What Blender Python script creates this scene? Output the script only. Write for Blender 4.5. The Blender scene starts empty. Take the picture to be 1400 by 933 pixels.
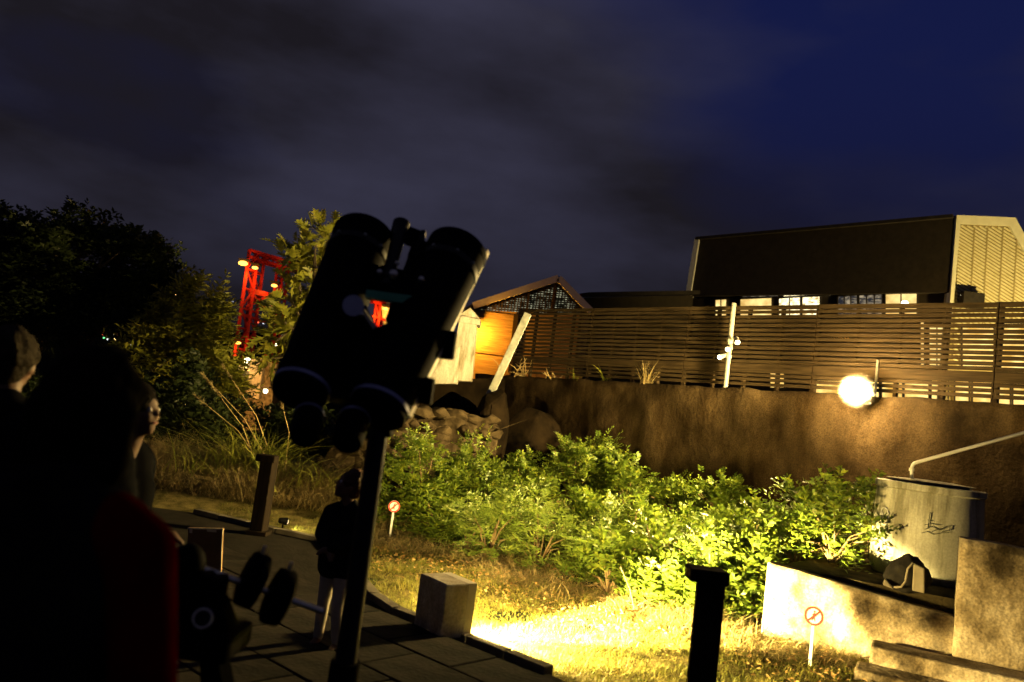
import bpy, bmesh, math, random
import numpy as np
from mathutils import Vector, Matrix, Euler, noise as mnoise
R = math.radians
rng = np.random.default_rng(7)
random.seed(7)
scene = bpy.context.scene
col = scene.collection

# ------------------------------------------------------------------ camera
FPX = 1089.0                      # focal length in photograph pixels (1400 wide)
PITCH, ROLL, EYE = R(5.5), R(7.3), 1.65
fwd = Vector((0, math.cos(PITCH), math.sin(PITCH)))
r0 = Vector((1, 0, 0)); u0 = Vector((0, -math.sin(PITCH), math.cos(PITCH)))
cr = r0 * math.cos(ROLL) + u0 * math.sin(ROLL)
cu = u0 * math.cos(ROLL) - r0 * math.sin(ROLL)
CAM = Vector((0, 0, EYE))
cam_data = bpy.data.cameras.new('camera')
cam = bpy.data.objects.new('camera', cam_data); col.objects.link(cam)
m3 = Matrix((cr, cu, -fwd)).transposed()
cam.matrix_world = Matrix.Translation(CAM) @ m3.to_4x4()
cam_data.sensor_width = 36; cam_data.lens = FPX / 1400 * 36
cam_data.clip_end = 5000; cam_data.clip_start = 0.05
cam_data.dof.use_dof = True
cam_data.dof.focus_distance = 10.0
cam_data.dof.aperture_fstop = 1.8
scene.camera = cam

def ray0(px, py): return fwd + cr * ((px - 700) / FPX) - cu * ((py - 466.5) / FPX)

# ------------------------------------------------------------------ world: late dusk under broken cloud
world = bpy.data.worlds.new('World'); scene.world = world; world.use_nodes = True
wn, wl = world.node_tree.nodes, world.node_tree.links
for n in list(wn): wn.remove(n)
SUN_EL, SUN_ROT = -3.5, 190.0
out = wn.new('ShaderNodeOutputWorld'); bg = wn.new('ShaderNodeBackground')
sky = wn.new('ShaderNodeTexSky'); sky.sky_type = 'NISHITA'; sky.sun_disc = False
sky.sun_elevation = R(SUN_EL); sky.sun_rotation = R(SUN_ROT)
tc = wn.new('ShaderNodeTexCoord')
mp = wn.new('ShaderNodeMapping'); mp.inputs['Scale'].default_value = (1.0, 1.0, 2.6); mp.inputs['Rotation'].default_value = (0, R(-16), 0)
mp.inputs['Location'].default_value = (7.7, 0.3, 2.7)
nz = wn.new('ShaderNodeTexNoise'); nz.inputs['Scale'].default_value = 1.7; nz.inputs['Detail'].default_value = 5; nz.inputs['Roughness'].default_value = 0.5
rmp = wn.new('ShaderNodeValToRGB')
rmp.color_ramp.elements[0].position = 0.26; rmp.color_ramp.elements[0].color = (0.0, 0.0, 0.0, 1)
rmp.color_ramp.elements[1].position = 0.62; rmp.color_ramp.elements[1].color = (1, 1, 1, 1)
nz2 = wn.new('ShaderNodeTexNoise'); nz2.inputs['Scale'].default_value = 2.3; nz2.inputs['Detail'].default_value = 7; nz2.inputs['Roughness'].default_value = 0.5
cl = wn.new('ShaderNodeValToRGB')
cl.color_ramp.elements[0].position = 0.36; cl.color_ramp.elements[0].color = (0.0112, 0.0098, 0.0140, 1)
cl.color_ramp.elements[1].position = 0.70; cl.color_ramp.elements[1].color = (0.038, 0.037, 0.066, 1)
clear = wn.new('ShaderNodeMix'); clear.data_type = 'RGBA'; clear.blend_type = 'MULTIPLY'
clear.inputs[0].default_value = 1.0; clear.inputs[7].default_value = (0.22, 0.33, 1.45, 1)
mix = wn.new('ShaderNodeMix'); mix.data_type = 'RGBA'
wl.new(tc.outputs['Generated'], mp.inputs['Vector'])
wl.new(mp.outputs['Vector'], nz.inputs['Vector']); wl.new(mp.outputs['Vector'], nz2.inputs['Vector'])
wl.new(nz2.outputs['Fac'], cl.inputs['Fac'])
wl.new(sky.outputs['Color'], clear.inputs[6])
# the cloud deck breaks open towards the upper right
dgap = ray0(1290, 40).normalized()
dp = wn.new('ShaderNodeVectorMath'); dp.operation = 'DOT_PRODUCT'; dp.inputs[1].default_value = dgap
wl.new(tc.outputs['Generated'], dp.inputs[0])
gr = wn.new('ShaderNodeMapRange'); gr.interpolation_type = 'SMOOTHSTEP'
gr.inputs['From Min'].default_value = 0.912; gr.inputs['From Max'].default_value = 1.0; gr.inputs['To Min'].default_value = 0.17; gr.inputs['To Max'].default_value = -0.17
wl.new(dp.outputs['Value'], gr.inputs['Value'])
addn = wn.new('ShaderNodeMath'); addn.operation = 'ADD'
wl.new(nz.outputs['Fac'], addn.inputs[0]); wl.new(gr.outputs['Result'], addn.inputs[1]); wl.new(addn.outputs[0], rmp.inputs['Fac'])
wl.new(rmp.outputs['Color'], mix.inputs[0]); wl.new(clear.outputs[2], mix.inputs[6]); wl.new(cl.outputs['Color'], mix.inputs[7])
wl.new(mix.outputs[2], bg.inputs['Color']); bg.inputs['Strength'].default_value = 1.0
wl.new(bg.outputs['Background'], out.inputs['Surface'])

# the last of the daylight, almost nothing
sl = bpy.data.lights.new('sun', 'SUN'); sl.energy = 0.002; sl.angle = R(12); sl.color = (0.7, 0.8, 1.0)
so = bpy.data.objects.new('sun', sl); col.objects.link(so); so.rotation_euler = (R(80), 0, R(150))

vs = scene.view_settings
vs.view_transform = 'Standard'; vs.look = 'None'; vs.exposure = 0; vs.gamma = 1; vs.use_curve_mapping = False
scene.cycles.use_denoising = True
scene.cycles.sample_clamp_indirect = 4.0
scene.cycles.sample_clamp_direct = 0
scene.cycles.max_bounces = 6; scene.cycles.diffuse_bounces = 3; scene.cycles.glossy_bounces = 2
scene.cycles.transmission_bounces = 4; scene.cycles.transparent_max_bounces = 8
scene.cycles.caustics_reflective = False; scene.cycles.caustics_refractive = False

# ------------------------------------------------------------------ pixel -> world helpers
def ray(px, py):
    return fwd + cr * ((px - 700) / FPX) - cu * ((py - 466.5) / FPX)
def P(px, py, Y):
    d = ray(px, py); return CAM + d * (Y / d.y)
def G(px, py, z=0.0):
    d = ray(px, py); return CAM + d * ((z - EYE) / d.z)
def PL(px, py, A, B):
    """point on the vertical plane through the plan line A-B"""
    d = ray(px, py); n = Vector((B[1] - A[1], -(B[0] - A[0]), 0)); a = Vector((A[0], A[1], 0))
    t = (a - CAM).dot(n) / d.dot(n); return CAM + d * t
def proj(p):
    v = Vector(p) - CAM; k = v.dot(fwd)
    return (700 + FPX * v.dot(cr) / k, 466.5 - FPX * v.dot(cu) / k)

# ------------------------------------------------------------------ materials
MATS = {}
def mat(name, c1, c2=None, scale=6.0, rough=0.8, metal=0.0, bump=0.0, bscale=30.0, detail=5, c3=None, spec=0.3, lo=0.35, hi=0.65, coords='Object', stretch=(1, 1, 1)):
    m = bpy.data.materials.new(name); m.use_nodes = True
    nt = m.node_tree; b = nt.nodes['Principled BSDF']
    b.inputs['Roughness'].default_value = rough; b.inputs['Metallic'].default_value = metal
    b.inputs['Specular IOR Level'].default_value = spec
    if c2 is None: c2 = tuple(min(1, x * 1.5) for x in c1)
    t = nt.nodes.new('ShaderNodeTexCoord')
    g = nt.nodes.new('ShaderNodeMapping'); g.inputs['Scale'].default_value = stretch
    n = nt.nodes.new('ShaderNodeTexNoise'); n.inputs['Scale'].default_value = scale; n.inputs['Detail'].default_value = detail; n.inputs['Roughness'].default_value = 0.6
    r = nt.nodes.new('ShaderNodeValToRGB')
    r.color_ramp.elements[0].position = lo; r.color_ramp.elements[1].position = hi
    r.color_ramp.elements[0].color = (*c1, 1); r.color_ramp.elements[1].color = (*c2, 1)
    if c3: e = r.color_ramp.elements.new((lo + hi) / 2); e.color = (*c3, 1)
    nt.links.new(t.outputs[coords], g.inputs['Vector']); nt.links.new(g.outputs['Vector'], n.inputs['Vector'])
    nt.links.new(n.outputs['Fac'], r.inputs['Fac']); nt.links.new(r.outputs['Color'], b.inputs['Base Color'])
    if bump:
        n2 = nt.nodes.new('ShaderNodeTexNoise'); n2.inputs['Scale'].default_value = bscale; n2.inputs['Detail'].default_value = 6
        bp = nt.nodes.new('ShaderNodeBump'); bp.inputs['Strength'].default_value = bump; bp.inputs['Distance'].default_value = 0.02
        nt.links.new(g.outputs['Vector'], n2.inputs['Vector']); nt.links.new(n2.outputs['Fac'], bp.inputs['Height'])
        nt.links.new(bp.outputs['Normal'], b.inputs['Normal'])
    MATS[name] = m; return m
def emit(name, c, s, c2=None, scale=3.0, lo=0.4, hi=0.6, stretch=(1, 1, 1)):
    m = bpy.data.materials.new(name); m.use_nodes = True; nt = m.node_tree
    b = nt.nodes['Principled BSDF']; nt.nodes.remove(b)
    e = nt.nodes.new('ShaderNodeEmission'); e.inputs['Color'].default_value = (*c, 1); e.inputs['Strength'].default_value = s
    if c2:
        t = nt.nodes.new('ShaderNodeTexCoord'); g = nt.nodes.new('ShaderNodeMapping'); g.inputs['Scale'].default_value = stretch
        n = nt.nodes.new('ShaderNodeTexNoise'); n.inputs['Scale'].default_value = scale; n.inputs['Detail'].default_value = 3
        r = nt.nodes.new('ShaderNodeValToRGB'); r.color_ramp.elements[0].position = lo; r.color_ramp.elements[1].position = hi
        r.color_ramp.elements[0].color = (*c2, 1); r.color_ramp.elements[1].color = (*c, 1)
        nt.links.new(t.outputs['Object'], g.inputs['Vector']); nt.links.new(g.outputs['Vector'], n.inputs['Vector']); nt.links.new(n.outputs['Fac'], r.inputs['Fac']); nt.links.new(r.outputs['Color'], e.inputs['Color'])
    nt.links.new(e.outputs['Emission'], nt.nodes['Material Output'].inputs['Surface'])
    MATS[name] = m; return m
def leafmat(name, c1, c2, c3, scale=9.0, rough=0.45, trans=0.35, lo=0.3, hi=0.7):
    m = bpy.data.materials.new(name); m.use_nodes = True; nt = m.node_tree; b = nt.nodes['Principled BSDF']
    b.inputs['Roughness'].default_value = rough; b.inputs['Specular IOR Level'].default_value = 0.35
    t = nt.nodes.new('ShaderNodeTexCoord'); n = nt.nodes.new('ShaderNodeTexNoise'); n.inputs['Scale'].default_value = scale; n.inputs['Detail'].default_value = 4; n.inputs['Roughness'].default_value = 0.75
    r = nt.nodes.new('ShaderNodeValToRGB'); r.color_ramp.elements[0].position = lo; r.color_ramp.elements[1].position = hi
    r.color_ramp.elements[0].color = (*c1, 1); r.color_ramp.elements[1].color = (*c3, 1)
    e = r.color_ramp.elements.new((lo + hi) / 2); e.color = (*c2, 1)
    nt.links.new(t.outputs['Object'], n.inputs['Vector']); nt.links.new(n.outputs['Fac'], r.inputs['Fac']); nt.links.new(r.outputs['Color'], b.inputs['Base Color'])
    tr = nt.nodes.new('ShaderNodeBsdfTranslucent'); mx = nt.nodes.new('ShaderNodeMixShader'); mx.inputs[0].default_value = trans
    nt.links.new(r.outputs['Color'], tr.inputs['Color'])
    nt.links.new(b.outputs['BSDF'], mx.inputs[1]); nt.links.new(tr.outputs['BSDF'], mx.inputs[2])
    nt.links.new(mx.outputs[0], nt.nodes['Material Output'].inputs['Surface'])
    MATS[name] = m; return m

mat('soil', (0.02, 0.016, 0.009), (0.055, 0.043, 0.02), 5, 0.95, bump=0.6, spec=0.02)
mat('lawn_soil', (0.05, 0.045, 0.015), (0.16, 0.13, 0.05), 7, 0.95, bump=0.8, bscale=60, spec=0.02)
mat('far_ground', (0.01, 0.012, 0.008), (0.02, 0.022, 0.014), 0.2, 1.0, spec=0.0)
mat('paving', (0.009, 0.008, 0.0063), (0.024, 0.0205, 0.016), 5, 0.75, bump=0.4, bscale=25, spec=0.05)
mat('kerb', (0.06, 0.053, 0.042), (0.13, 0.115, 0.09), 5, 0.85, bump=0.4, spec=0.05)
mat('path_base', (0.011, 0.0098, 0.008), (0.02, 0.0175, 0.0145), 6, 0.9, bump=0.3, spec=0.03)
mat('plaster', (0.02, 0.0138, 0.0066), (0.09, 0.062, 0.03), 1.3, 0.95, bump=0.6, bscale=20, detail=12, c3=(0.054, 0.037, 0.0185), lo=0.3, hi=0.68, spec=0.05)
mat('concrete', (0.06, 0.046, 0.027), (0.47, 0.40, 0.28), 2.6, 0.9, bump=0.6, bscale=22, detail=10, c3=(0.31, 0.25, 0.155), lo=0.34, hi=0.64, spec=0.1)
mat('white_plaster', (0.45, 0.42, 0.34), (0.68, 0.65, 0.55), 2.5, 0.9, bump=0.2, stretch=(3, 3, 0.6))
mat('rubble', (0.014, 0.010, 0.0055), (0.07, 0.052, 0.029), 5, 0.95, bump=1.0, bscale=12, detail=10, spec=0.05)
mat('rock', (0.004, 0.003, 0.002), (0.016, 0.011, 0.006), 2.5, 0.95, bump=1.0, bscale=6, detail=10, spec=0.02)
mat('slat_wood', (0.03, 0.021, 0.011), (0.075, 0.052, 0.026), 4, 0.8, bump=0.2, stretch=(0.6, 0.6, 9), spec=0.08)
mat('wall_board', (0.24, 0.16, 0.08), (0.42, 0.30, 0.16), 3, 0.8, bump=0.3, stretch=(0.4, 1, 8), spec=0.1)
mat('dark_clad', (0.028, 0.021, 0.014), (0.04, 0.03, 0.02), 3, 0.7, spec=0.15)
mat('roof_dark', (0.02, 0.016, 0.014), (0.035, 0.028, 0.022), 3, 0.8, spec=0.15)
mat('fascia', (0.68, 0.66, 0.60), (0.78, 0.75, 0.68), 3, 0.7)
mat('fascia_cream', (0.60, 0.56, 0.40), (0.70, 0.65, 0.48), 2, 0.7)
mat('louvre', (0.62, 0.54, 0.30), (0.74, 0.66, 0.42), 4, 0.6)
mat('louvre_back', (0.30, 0.24, 0.10), (0.36, 0.28, 0.13), 3, 0.8)
mat('grey_metal', (0.17, 0.18, 0.16), (0.36, 0.37, 0.33), 6, 0.45, 0.3, bump=0.05)
mat('pale_metal', (0.20, 0.20, 0.18), (0.28, 0.28, 0.25), 5, 0.5, 0.1)
mat('pipe', (0.62, 0.62, 0.58), (0.75, 0.75, 0.70), 8, 0.4)
mat('housing', (0.30, 0.275, 0.23), (0.42, 0.385, 0.32), 6, 0.55, 0.1)
mat('housing_rim', (0.45, 0.42, 0.35), (0.52, 0.48, 0.4), 6, 0.5, 0.2)
mat('black_paint', (0.002, 0.002, 0.0024), (0.004, 0.004, 0.0045), 6, 0.7, spec=0.03)
mat('black_satin', (0.008, 0.008, 0.009), (0.013, 0.013, 0.014), 6, 0.5, spec=0.25)
mat('rim_blue', (0.22, 0.24, 0.42), (0.32, 0.34, 0.56), 6, 0.4, 0.4, spec=0.6)
mat('cap_blue', (0.50, 0.54, 0.80), (0.58, 0.62, 0.88), 6, 0.6)
mat('green_paint', (0.10, 0.42, 0.26), (0.13, 0.5, 0.32), 6, 0.5)
mat('bright_steel', (0.65, 0.64, 0.6), (0.8, 0.78, 0.74), 9, 0.3, 0.9)
mat('rail', (0.75, 0.68, 0.54), (0.85, 0.78, 0.64), 6, 0.4, 0.3)
mat('bollard_wood', (0.009, 0.007, 0.005), (0.018, 0.013, 0.009), 4, 0.85, bump=0.3, stretch=(6, 6, 0.7), spec=0.03)
mat('tank', (0.27, 0.265, 0.21), (0.44, 0.43, 0.35), 2.0, 0.6, bump=0.12, bscale=8, detail=7, stretch=(1.5, 1.5, 0.7))
mat('mark_dark', (0.05, 0.055, 0.045), (0.08, 0.085, 0.07), 6, 0.8)
mat('mark_white', (0.75, 0.76, 0.72), (0.8, 0.8, 0.78), 6, 0.7)
mat('bag', (0.008, 0.007, 0.005), (0.02, 0.017, 0.012), 9, 0.85, bump=0.4)
mat('strap', (0.22, 0.19, 0.13), (0.3, 0.26, 0.18), 9, 0.8)
mat('sign_white', (0.78, 0.78, 0.75), (0.82, 0.82, 0.8), 6, 0.5)
mat('sign_red', (0.55, 0.025, 0.02), (0.65, 0.04, 0.03), 6, 0.5)
mat('sign_black', (0.02, 0.02, 0.02), (0.03, 0.03, 0.03), 6, 0.5)
mat('crane_red', (0.42, 0.012, 0.006), (0.55, 0.02, 0.01), 2, 0.6)
mat('brown_board', (0.13, 0.075, 0.03), (0.19, 0.11, 0.045), 5, 0.8, spec=0.1)
mat('board_edge', (0.5, 0.42, 0.3), (0.6, 0.52, 0.38), 5, 0.4)
mat('skin', (0.12, 0.062, 0.038), (0.15, 0.08, 0.05), 10, 0.55)
mat('hair_dark', (0.006, 0.0045, 0.0035), (0.012, 0.009, 0.006), 30, 0.9, spec=0.03, bump=0.6, bscale=60)
mat('hair_grey', (0.02, 0.016, 0.011), (0.04, 0.032, 0.022), 30, 0.7, bump=0.6, bscale=60, spec=0.02)
mat('hair_brown', (0.06, 0.03, 0.018), (0.10, 0.05, 0.03), 30, 0.6, bump=0.6, bscale=60, spec=0.05)
mat('jacket_black', (0.008, 0.008, 0.009), (0.016, 0.015, 0.014), 8, 0.9, bump=0.3, spec=0.02)
mat('jacket_red', (0.07, 0.0006, 0.0005), (0.12, 0.001, 0.0008), 8, 1.0, bump=0.4, bscale=12, spec=0.0)
mat('jersey_dark', (0.006, 0.006, 0.007), (0.011, 0.011, 0.012), 8, 0.95, spec=0)
mat('trousers_grey', (0.30, 0.27, 0.22), (0.40, 0.36, 0.30), 8, 0.9, spec=0.05)
mat('trousers_dark', (0.012, 0.012, 0.016), (0.02, 0.02, 0.024), 8, 0.9, spec=0.02)
mat('shoe', (0.03, 0.025, 0.02), (0.05, 0.045, 0.04), 8, 0.7)
mat('eye_white', (0.5, 0.48, 0.45), (0.55, 0.52, 0.5), 8, 0.3)
mat('lip', (0.22, 0.08, 0.06), (0.26, 0.1, 0.08), 8, 0.5)
mat('bark', (0.06, 0.045, 0.03), (0.14, 0.11, 0.075), 7, 0.9, bump=0.6, stretch=(3, 3, 0.7), spec=0.05)
mat('twig', (0.13, 0.09, 0.045), (0.25, 0.18, 0.09), 7, 0.9)
mat('dry_twig', (0.34, 0.24, 0.10), (0.48, 0.36, 0.17), 9, 0.9)
leafmat('leaf_shrub', (0.035, 0.065, 0.009), (0.10, 0.155, 0.016), (0.27, 0.29, 0.028))
leafmat('leaf_shrub_b', (0.04, 0.075, 0.009), (0.10, 0.155, 0.017), (0.24, 0.26, 0.028))
leafmat('leaf_fern', (0.06, 0.11, 0.015), (0.14, 0.20, 0.03), (0.25, 0.29, 0.05))
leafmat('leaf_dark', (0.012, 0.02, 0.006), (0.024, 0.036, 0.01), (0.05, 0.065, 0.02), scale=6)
leafmat('leaf_bread', (0.10, 0.12, 0.015), (0.23, 0.24, 0.03), (0.42, 0.37, 0.055), scale=3)
leafmat('grass', (0.07, 0.085, 0.012), (0.16, 0.16, 0.025), (0.30, 0.24, 0.07), scale=4, rough=0.6, trans=0.3)
leafmat('dry_grass', (0.11, 0.085, 0.03), (0.22, 0.17, 0.07), (0.36, 0.28, 0.13), scale=6, rough=0.7, trans=0.2)
leafmat('dead_leaf', (0.16, 0.08, 0.03), (0.30, 0.18, 0.06), (0.42, 0.30, 0.12), scale=12, rough=0.7, trans=0.1)
leafmat('cane', (0.10, 0.14, 0.018), (0.22, 0.24, 0.03), (0.38, 0.34, 0.08), scale=5, rough=0.5, trans=0.25)
def stain(name, dark, lo, hi, stretch, scale, grit=0.35):
    """multiply a material's colour by vertical drip stains and fine grit"""
    m = MATS[name]; nt = m.node_tree; b = nt.nodes['Principled BSDF']; src = b.inputs['Base Color'].links[0].from_socket
    t = nt.nodes.new('ShaderNodeTexCoord'); g_ = nt.nodes.new('ShaderNodeMapping'); g_.inputs['Scale'].default_value = stretch
    n = nt.nodes.new('ShaderNodeTexNoise'); n.inputs['Scale'].default_value = scale; n.inputs['Detail'].default_value = 8; n.inputs['Roughness'].default_value = .65
    r = nt.nodes.new('ShaderNodeValToRGB'); r.color_ramp.elements[0].position = lo; r.color_ramp.elements[1].position = hi
    r.color_ramp.elements[0].color = (*dark, 1); r.color_ramp.elements[1].color = (1, 1, 1, 1)
    n3 = nt.nodes.new('ShaderNodeTexNoise'); n3.inputs['Scale'].default_value = 55; n3.inputs['Detail'].default_value = 4
    r3 = nt.nodes.new('ShaderNodeMapRange'); r3.inputs['From Min'].default_value = .3; r3.inputs['From Max'].default_value = .7; r3.inputs['To Min'].default_value = 1 - grit; r3.inputs['To Max'].default_value = 1 + grit
    a = nt.nodes.new('ShaderNodeMix'); a.data_type = 'RGBA'; a.blend_type = 'MULTIPLY'; a.inputs[0].default_value = 1
    c = nt.nodes.new('ShaderNodeVectorMath'); c.operation = 'SCALE'
    nt.links.new(t.outputs['Object'], g_.inputs['Vector']); nt.links.new(g_.outputs['Vector'], n.inputs['Vector']); nt.links.new(t.outputs['Object'], n3.inputs['Vector'])
    nt.links.new(n.outputs['Fac'], r.inputs['Fac']); nt.links.new(n3.outputs['Fac'], r3.inputs['Value'])
    nt.links.new(src, a.inputs[6]); nt.links.new(r.outputs['Color'], a.inputs[7])
    nt.links.new(a.outputs[2], c.inputs[0]); nt.links.new(r3.outputs['Result'], c.inputs['Scale']); nt.links.new(c.outputs[0], b.inputs['Base Color'])
stain('plaster', (.5, .46, .4), .36, .62, (1, 1, .38), 2.2)
stain('concrete', (.35, .31, .24), .36, .58, (1, 1, .55), 3.0)
stain('tank', (.45, .43, .36), .36, .52, (1, 1, .12), 7, .15)
stain('white_plaster', (.45, .4, .3), .38, .52, (1, 1, .2), 5, .2)
stain('housing', (.6, .55, .48), .4, .6, (1, 1, .5), 9, .25)
emit('glow_flood', (1.0, 0.80, 0.42), 60)
emit('glow_globe', (1.0, 0.72, 0.32), 1000)
mm = bpy.data.materials.new('glare_halo'); mm.use_nodes = True; _n = mm.node_tree.nodes; _n.remove(_n['Principled BSDF'])  # volume thinning outwards, imitates lens glare round the wall lamp
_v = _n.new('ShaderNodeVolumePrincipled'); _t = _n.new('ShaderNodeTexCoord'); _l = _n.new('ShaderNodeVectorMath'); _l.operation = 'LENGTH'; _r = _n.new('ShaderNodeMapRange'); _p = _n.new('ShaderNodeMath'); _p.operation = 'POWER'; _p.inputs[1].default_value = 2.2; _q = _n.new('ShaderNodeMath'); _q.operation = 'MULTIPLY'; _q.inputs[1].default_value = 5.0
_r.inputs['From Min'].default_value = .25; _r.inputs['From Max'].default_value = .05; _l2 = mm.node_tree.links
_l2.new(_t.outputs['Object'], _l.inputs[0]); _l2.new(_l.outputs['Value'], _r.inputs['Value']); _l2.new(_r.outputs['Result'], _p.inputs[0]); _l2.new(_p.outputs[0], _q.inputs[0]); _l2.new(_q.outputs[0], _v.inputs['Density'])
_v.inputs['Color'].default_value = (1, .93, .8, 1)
mm.node_tree.links.new(_v.outputs[0], _n['Material Output'].inputs['Volume']); MATS['glare_halo'] = mm
emit('glow_white', (1.0, 0.93, 0.75), 9)
emit('glow_spot', (1.0, 0.86, 0.55), 14)
emit('glow_sodium', (1.0, 0.45, 0.06), 5)
emit('window_warm', (0.95, 0.70, 0.26), 1.7, (0.45, 0.27, 0.07), 1.3, 0.3, 0.7)
emit('window_pale', (1.0, 0.86, 0.5), 2.6, (0.28, 0.19, 0.07), 4.0, 0.38, 0.62, stretch=(1, 1, 2))
emit('window_dim', (0.40, 0.32, 0.20), 1.1, (0.02, 0.02, 0.025), 3.0, 0.45, 0.65, stretch=(1, 1, 3))
emit('window_glow', (1.0, 0.72, 0.24), 1.9, (0.50, 0.28, 0.05), 1.2, 0.35, 0.7)
emit('gable_glow', (0.75, 0.72, 0.45), 0.8, (0.02, 0.02, 0.01), 5.0, 0.42, 0.68)
emit('town_white', (0.9, 0.95, 1.0), 3.0)
emit('town_warm', (1.0, 0.62, 0.2), 4.0)
emit('town_red', (1.0, 0.12, 0.05), 3.0)
emit('town_green', (0.2, 0.9, 0.3), 2.0)

# ------------------------------------------------------------------ mesh helpers
def tag(o, label=None, cat=None, group=None, kind=None):
    if label: o['label'] = label
    if cat: o['category'] = cat
    if group: o['group'] = group
    if kind: o['kind'] = kind
    return o
def thing(name, label, cat, loc=(0, 0, 0), rz=0.0, group=None):
    o = bpy.data.objects.new(name, None); col.objects.link(o); o.empty_display_size = 0.1
    o.location = loc; o.rotation_euler = (0, 0, rz); return tag(o, label, cat, group)
class MB:
    """collects shapes in WORLD space (or local space when the parent is given as local=True at build)"""
    def __init__(s): s.v = []; s.f = []
    def add(s, vs_, fs_):
        k = len(s.v); s.v += [tuple(p) for p in vs_]; s.f += [tuple(i + k for i in f) for f in fs_]; return s
    def box(s, c, size, rot=None):
        x, y, z = (d / 2 for d in size); M_ = rot if rot is not None else Matrix.Identity(3); c = Vector(c)
        pts = [c + M_ @ Vector(q) for q in ((-x, -y, -z), (x, -y, -z), (x, y, -z), (-x, y, -z), (-x, -y, z), (x, -y, z), (x, y, z), (-x, y, z))]
        return s.add(pts, [(0, 3, 2, 1), (4, 5, 6, 7), (0, 1, 5, 4), (1, 2, 6, 5), (2, 3, 7, 6), (3, 0, 4, 7)])
    def beam(s, a, b, w, h=None, up=Vector((0, 0, 1))):
        a, b = Vector(a), Vector(b); d = b - a; L = d.length; h = h or w
        if L < 1e-6: return s
        x = d / L; y = up.cross(x)
        if y.length < 1e-4: y = Vector((0, 1, 0)).cross(x)
        y.normalize(); z = x.cross(y)
        return s.box((a + b) / 2, (L, w, h), Matrix((x, y, z)).transposed())
    def cyl(s, a, b, ra, rb=None, n=16, cap=True):
        a, b = Vector(a), Vector(b); rb = ra if rb is None else rb; d = (b - a).normalized()
        u = d.orthogonal().normalized(); w = d.cross(u)
        pts = [a + (u * math.cos(t) + w * math.sin(t)) * ra for t in (2 * math.pi * i / n for i in range(n))] + \
              [b + (u * math.cos(t) + w * math.sin(t)) * rb for t in (2 * math.pi * i / n for i in range(n))]
        fs_ = [(i, (i + 1) % n, n + (i + 1) % n, n + i) for i in range(n)]
        if cap: fs_ += [tuple(range(n - 1, -1, -1)), tuple(range(n, 2 * n))]
        return s.add(pts, fs_)
    def lathe(s, a, b, prof, n=24):
        """prof: list of (t along a->b in metres, radius)"""
        a, b = Vector(a), Vector(b); d = (b - a).normalized(); u = d.orthogonal().normalized(); w = d.cross(u)
        pts = []; fs_ = []
        for t, r in prof:
            pts += [a + d * t + (u * math.cos(q) + w * math.sin(q)) * r for q in (2 * math.pi * i / n for i in range(n))]
        for k in range(len(prof) - 1):
            fs_ += [(k * n + i, k * n + (i + 1) % n, (k + 1) * n + (i + 1) % n, (k + 1) * n + i) for i in range(n)]
        fs_ += [tuple(range(n - 1, -1, -1)), tuple(range((len(prof) - 1) * n, len(prof) * n))]
        return s.add(pts, fs_)
    def tube(s, path, radii, n=6):
        path = [Vector(p) for p in path]
        if not hasattr(radii, '__len__'): radii = [radii] * len(path)
        pts = []; fs_ = []; u = None
        for i, p in enumerate(path):
            d = (path[min(i + 1, len(path) - 1)] - path[max(i - 1, 0)]).normalized()
            u = d.orthogonal().normalized() if u is None else (u - d * u.dot(d)).normalized()
            w = d.cross(u)
            pts += [p + (u * math.cos(q) + w * math.sin(q)) * radii[i] for q in (2 * math.pi * j / n for j in range(n))]
        for k in range(len(path) - 1):
            fs_ += [(k * n + i, k * n + (i + 1) % n, (k + 1) * n + (i + 1) % n, (k + 1) * n + i) for i in range(n)]
        fs_ += [tuple(range(n - 1, -1, -1)), tuple(range((len(path) - 1) * n, len(path) * n))]
        return s.add(pts, fs_)
    def sphere(s, c, r, n=12, m_=8, sq=(1, 1, 1), rot=None):
        c = Vector(c); M_ = rot if rot is not None else Matrix.Identity(3); pts = [c + M_ @ Vector((0, 0, -r * sq[2]))]
        for j in range(1, m_):
            ph = math.pi * j / m_ - math.pi / 2
            for i in range(n):
                th = 2 * math.pi * i / n
                pts.append(c + M_ @ Vector((r * sq[0] * math.cos(ph) * math.cos(th), r * sq[1] * math.cos(ph) * math.sin(th), r * sq[2] * math.sin(ph))))
        pts.append(c + M_ @ Vector((0, 0, r * sq[2]))); fs_ = []
        for i in range(n): fs_.append((0, 1 + (i + 1) % n, 1 + i))
        for j in range(m_ - 2):
            for i in range(n):
                a = 1 + j * n + i; b = 1 + j * n + (i + 1) % n; fs_.append((a, b, b + n, a + n))
        L = len(pts) - 1
        for i in range(n): fs_.append((L, L - n + i, L - n + (i + 1) % n))
        return s.add(pts, fs_)
    def slab(s, poly, n, th):
        """polygon extruded by th along -n (front face stays on poly)"""
        poly = [Vector(p) for p in poly]; n = Vector(n).normalized(); k = len(poly)
        nn = (poly[1] - poly[0]).cross(poly[2] - poly[0])
        if nn.dot(n) < 0: poly = poly[::-1]
        pts = poly + [p - n * th for p in poly]
        return s.add(pts, [tuple(range(k)), tuple(range(2 * k - 1, k - 1, -1))] + [(i, i + k, (i + 1) % k + k, (i + 1) % k) for i in range(k)])
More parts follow.
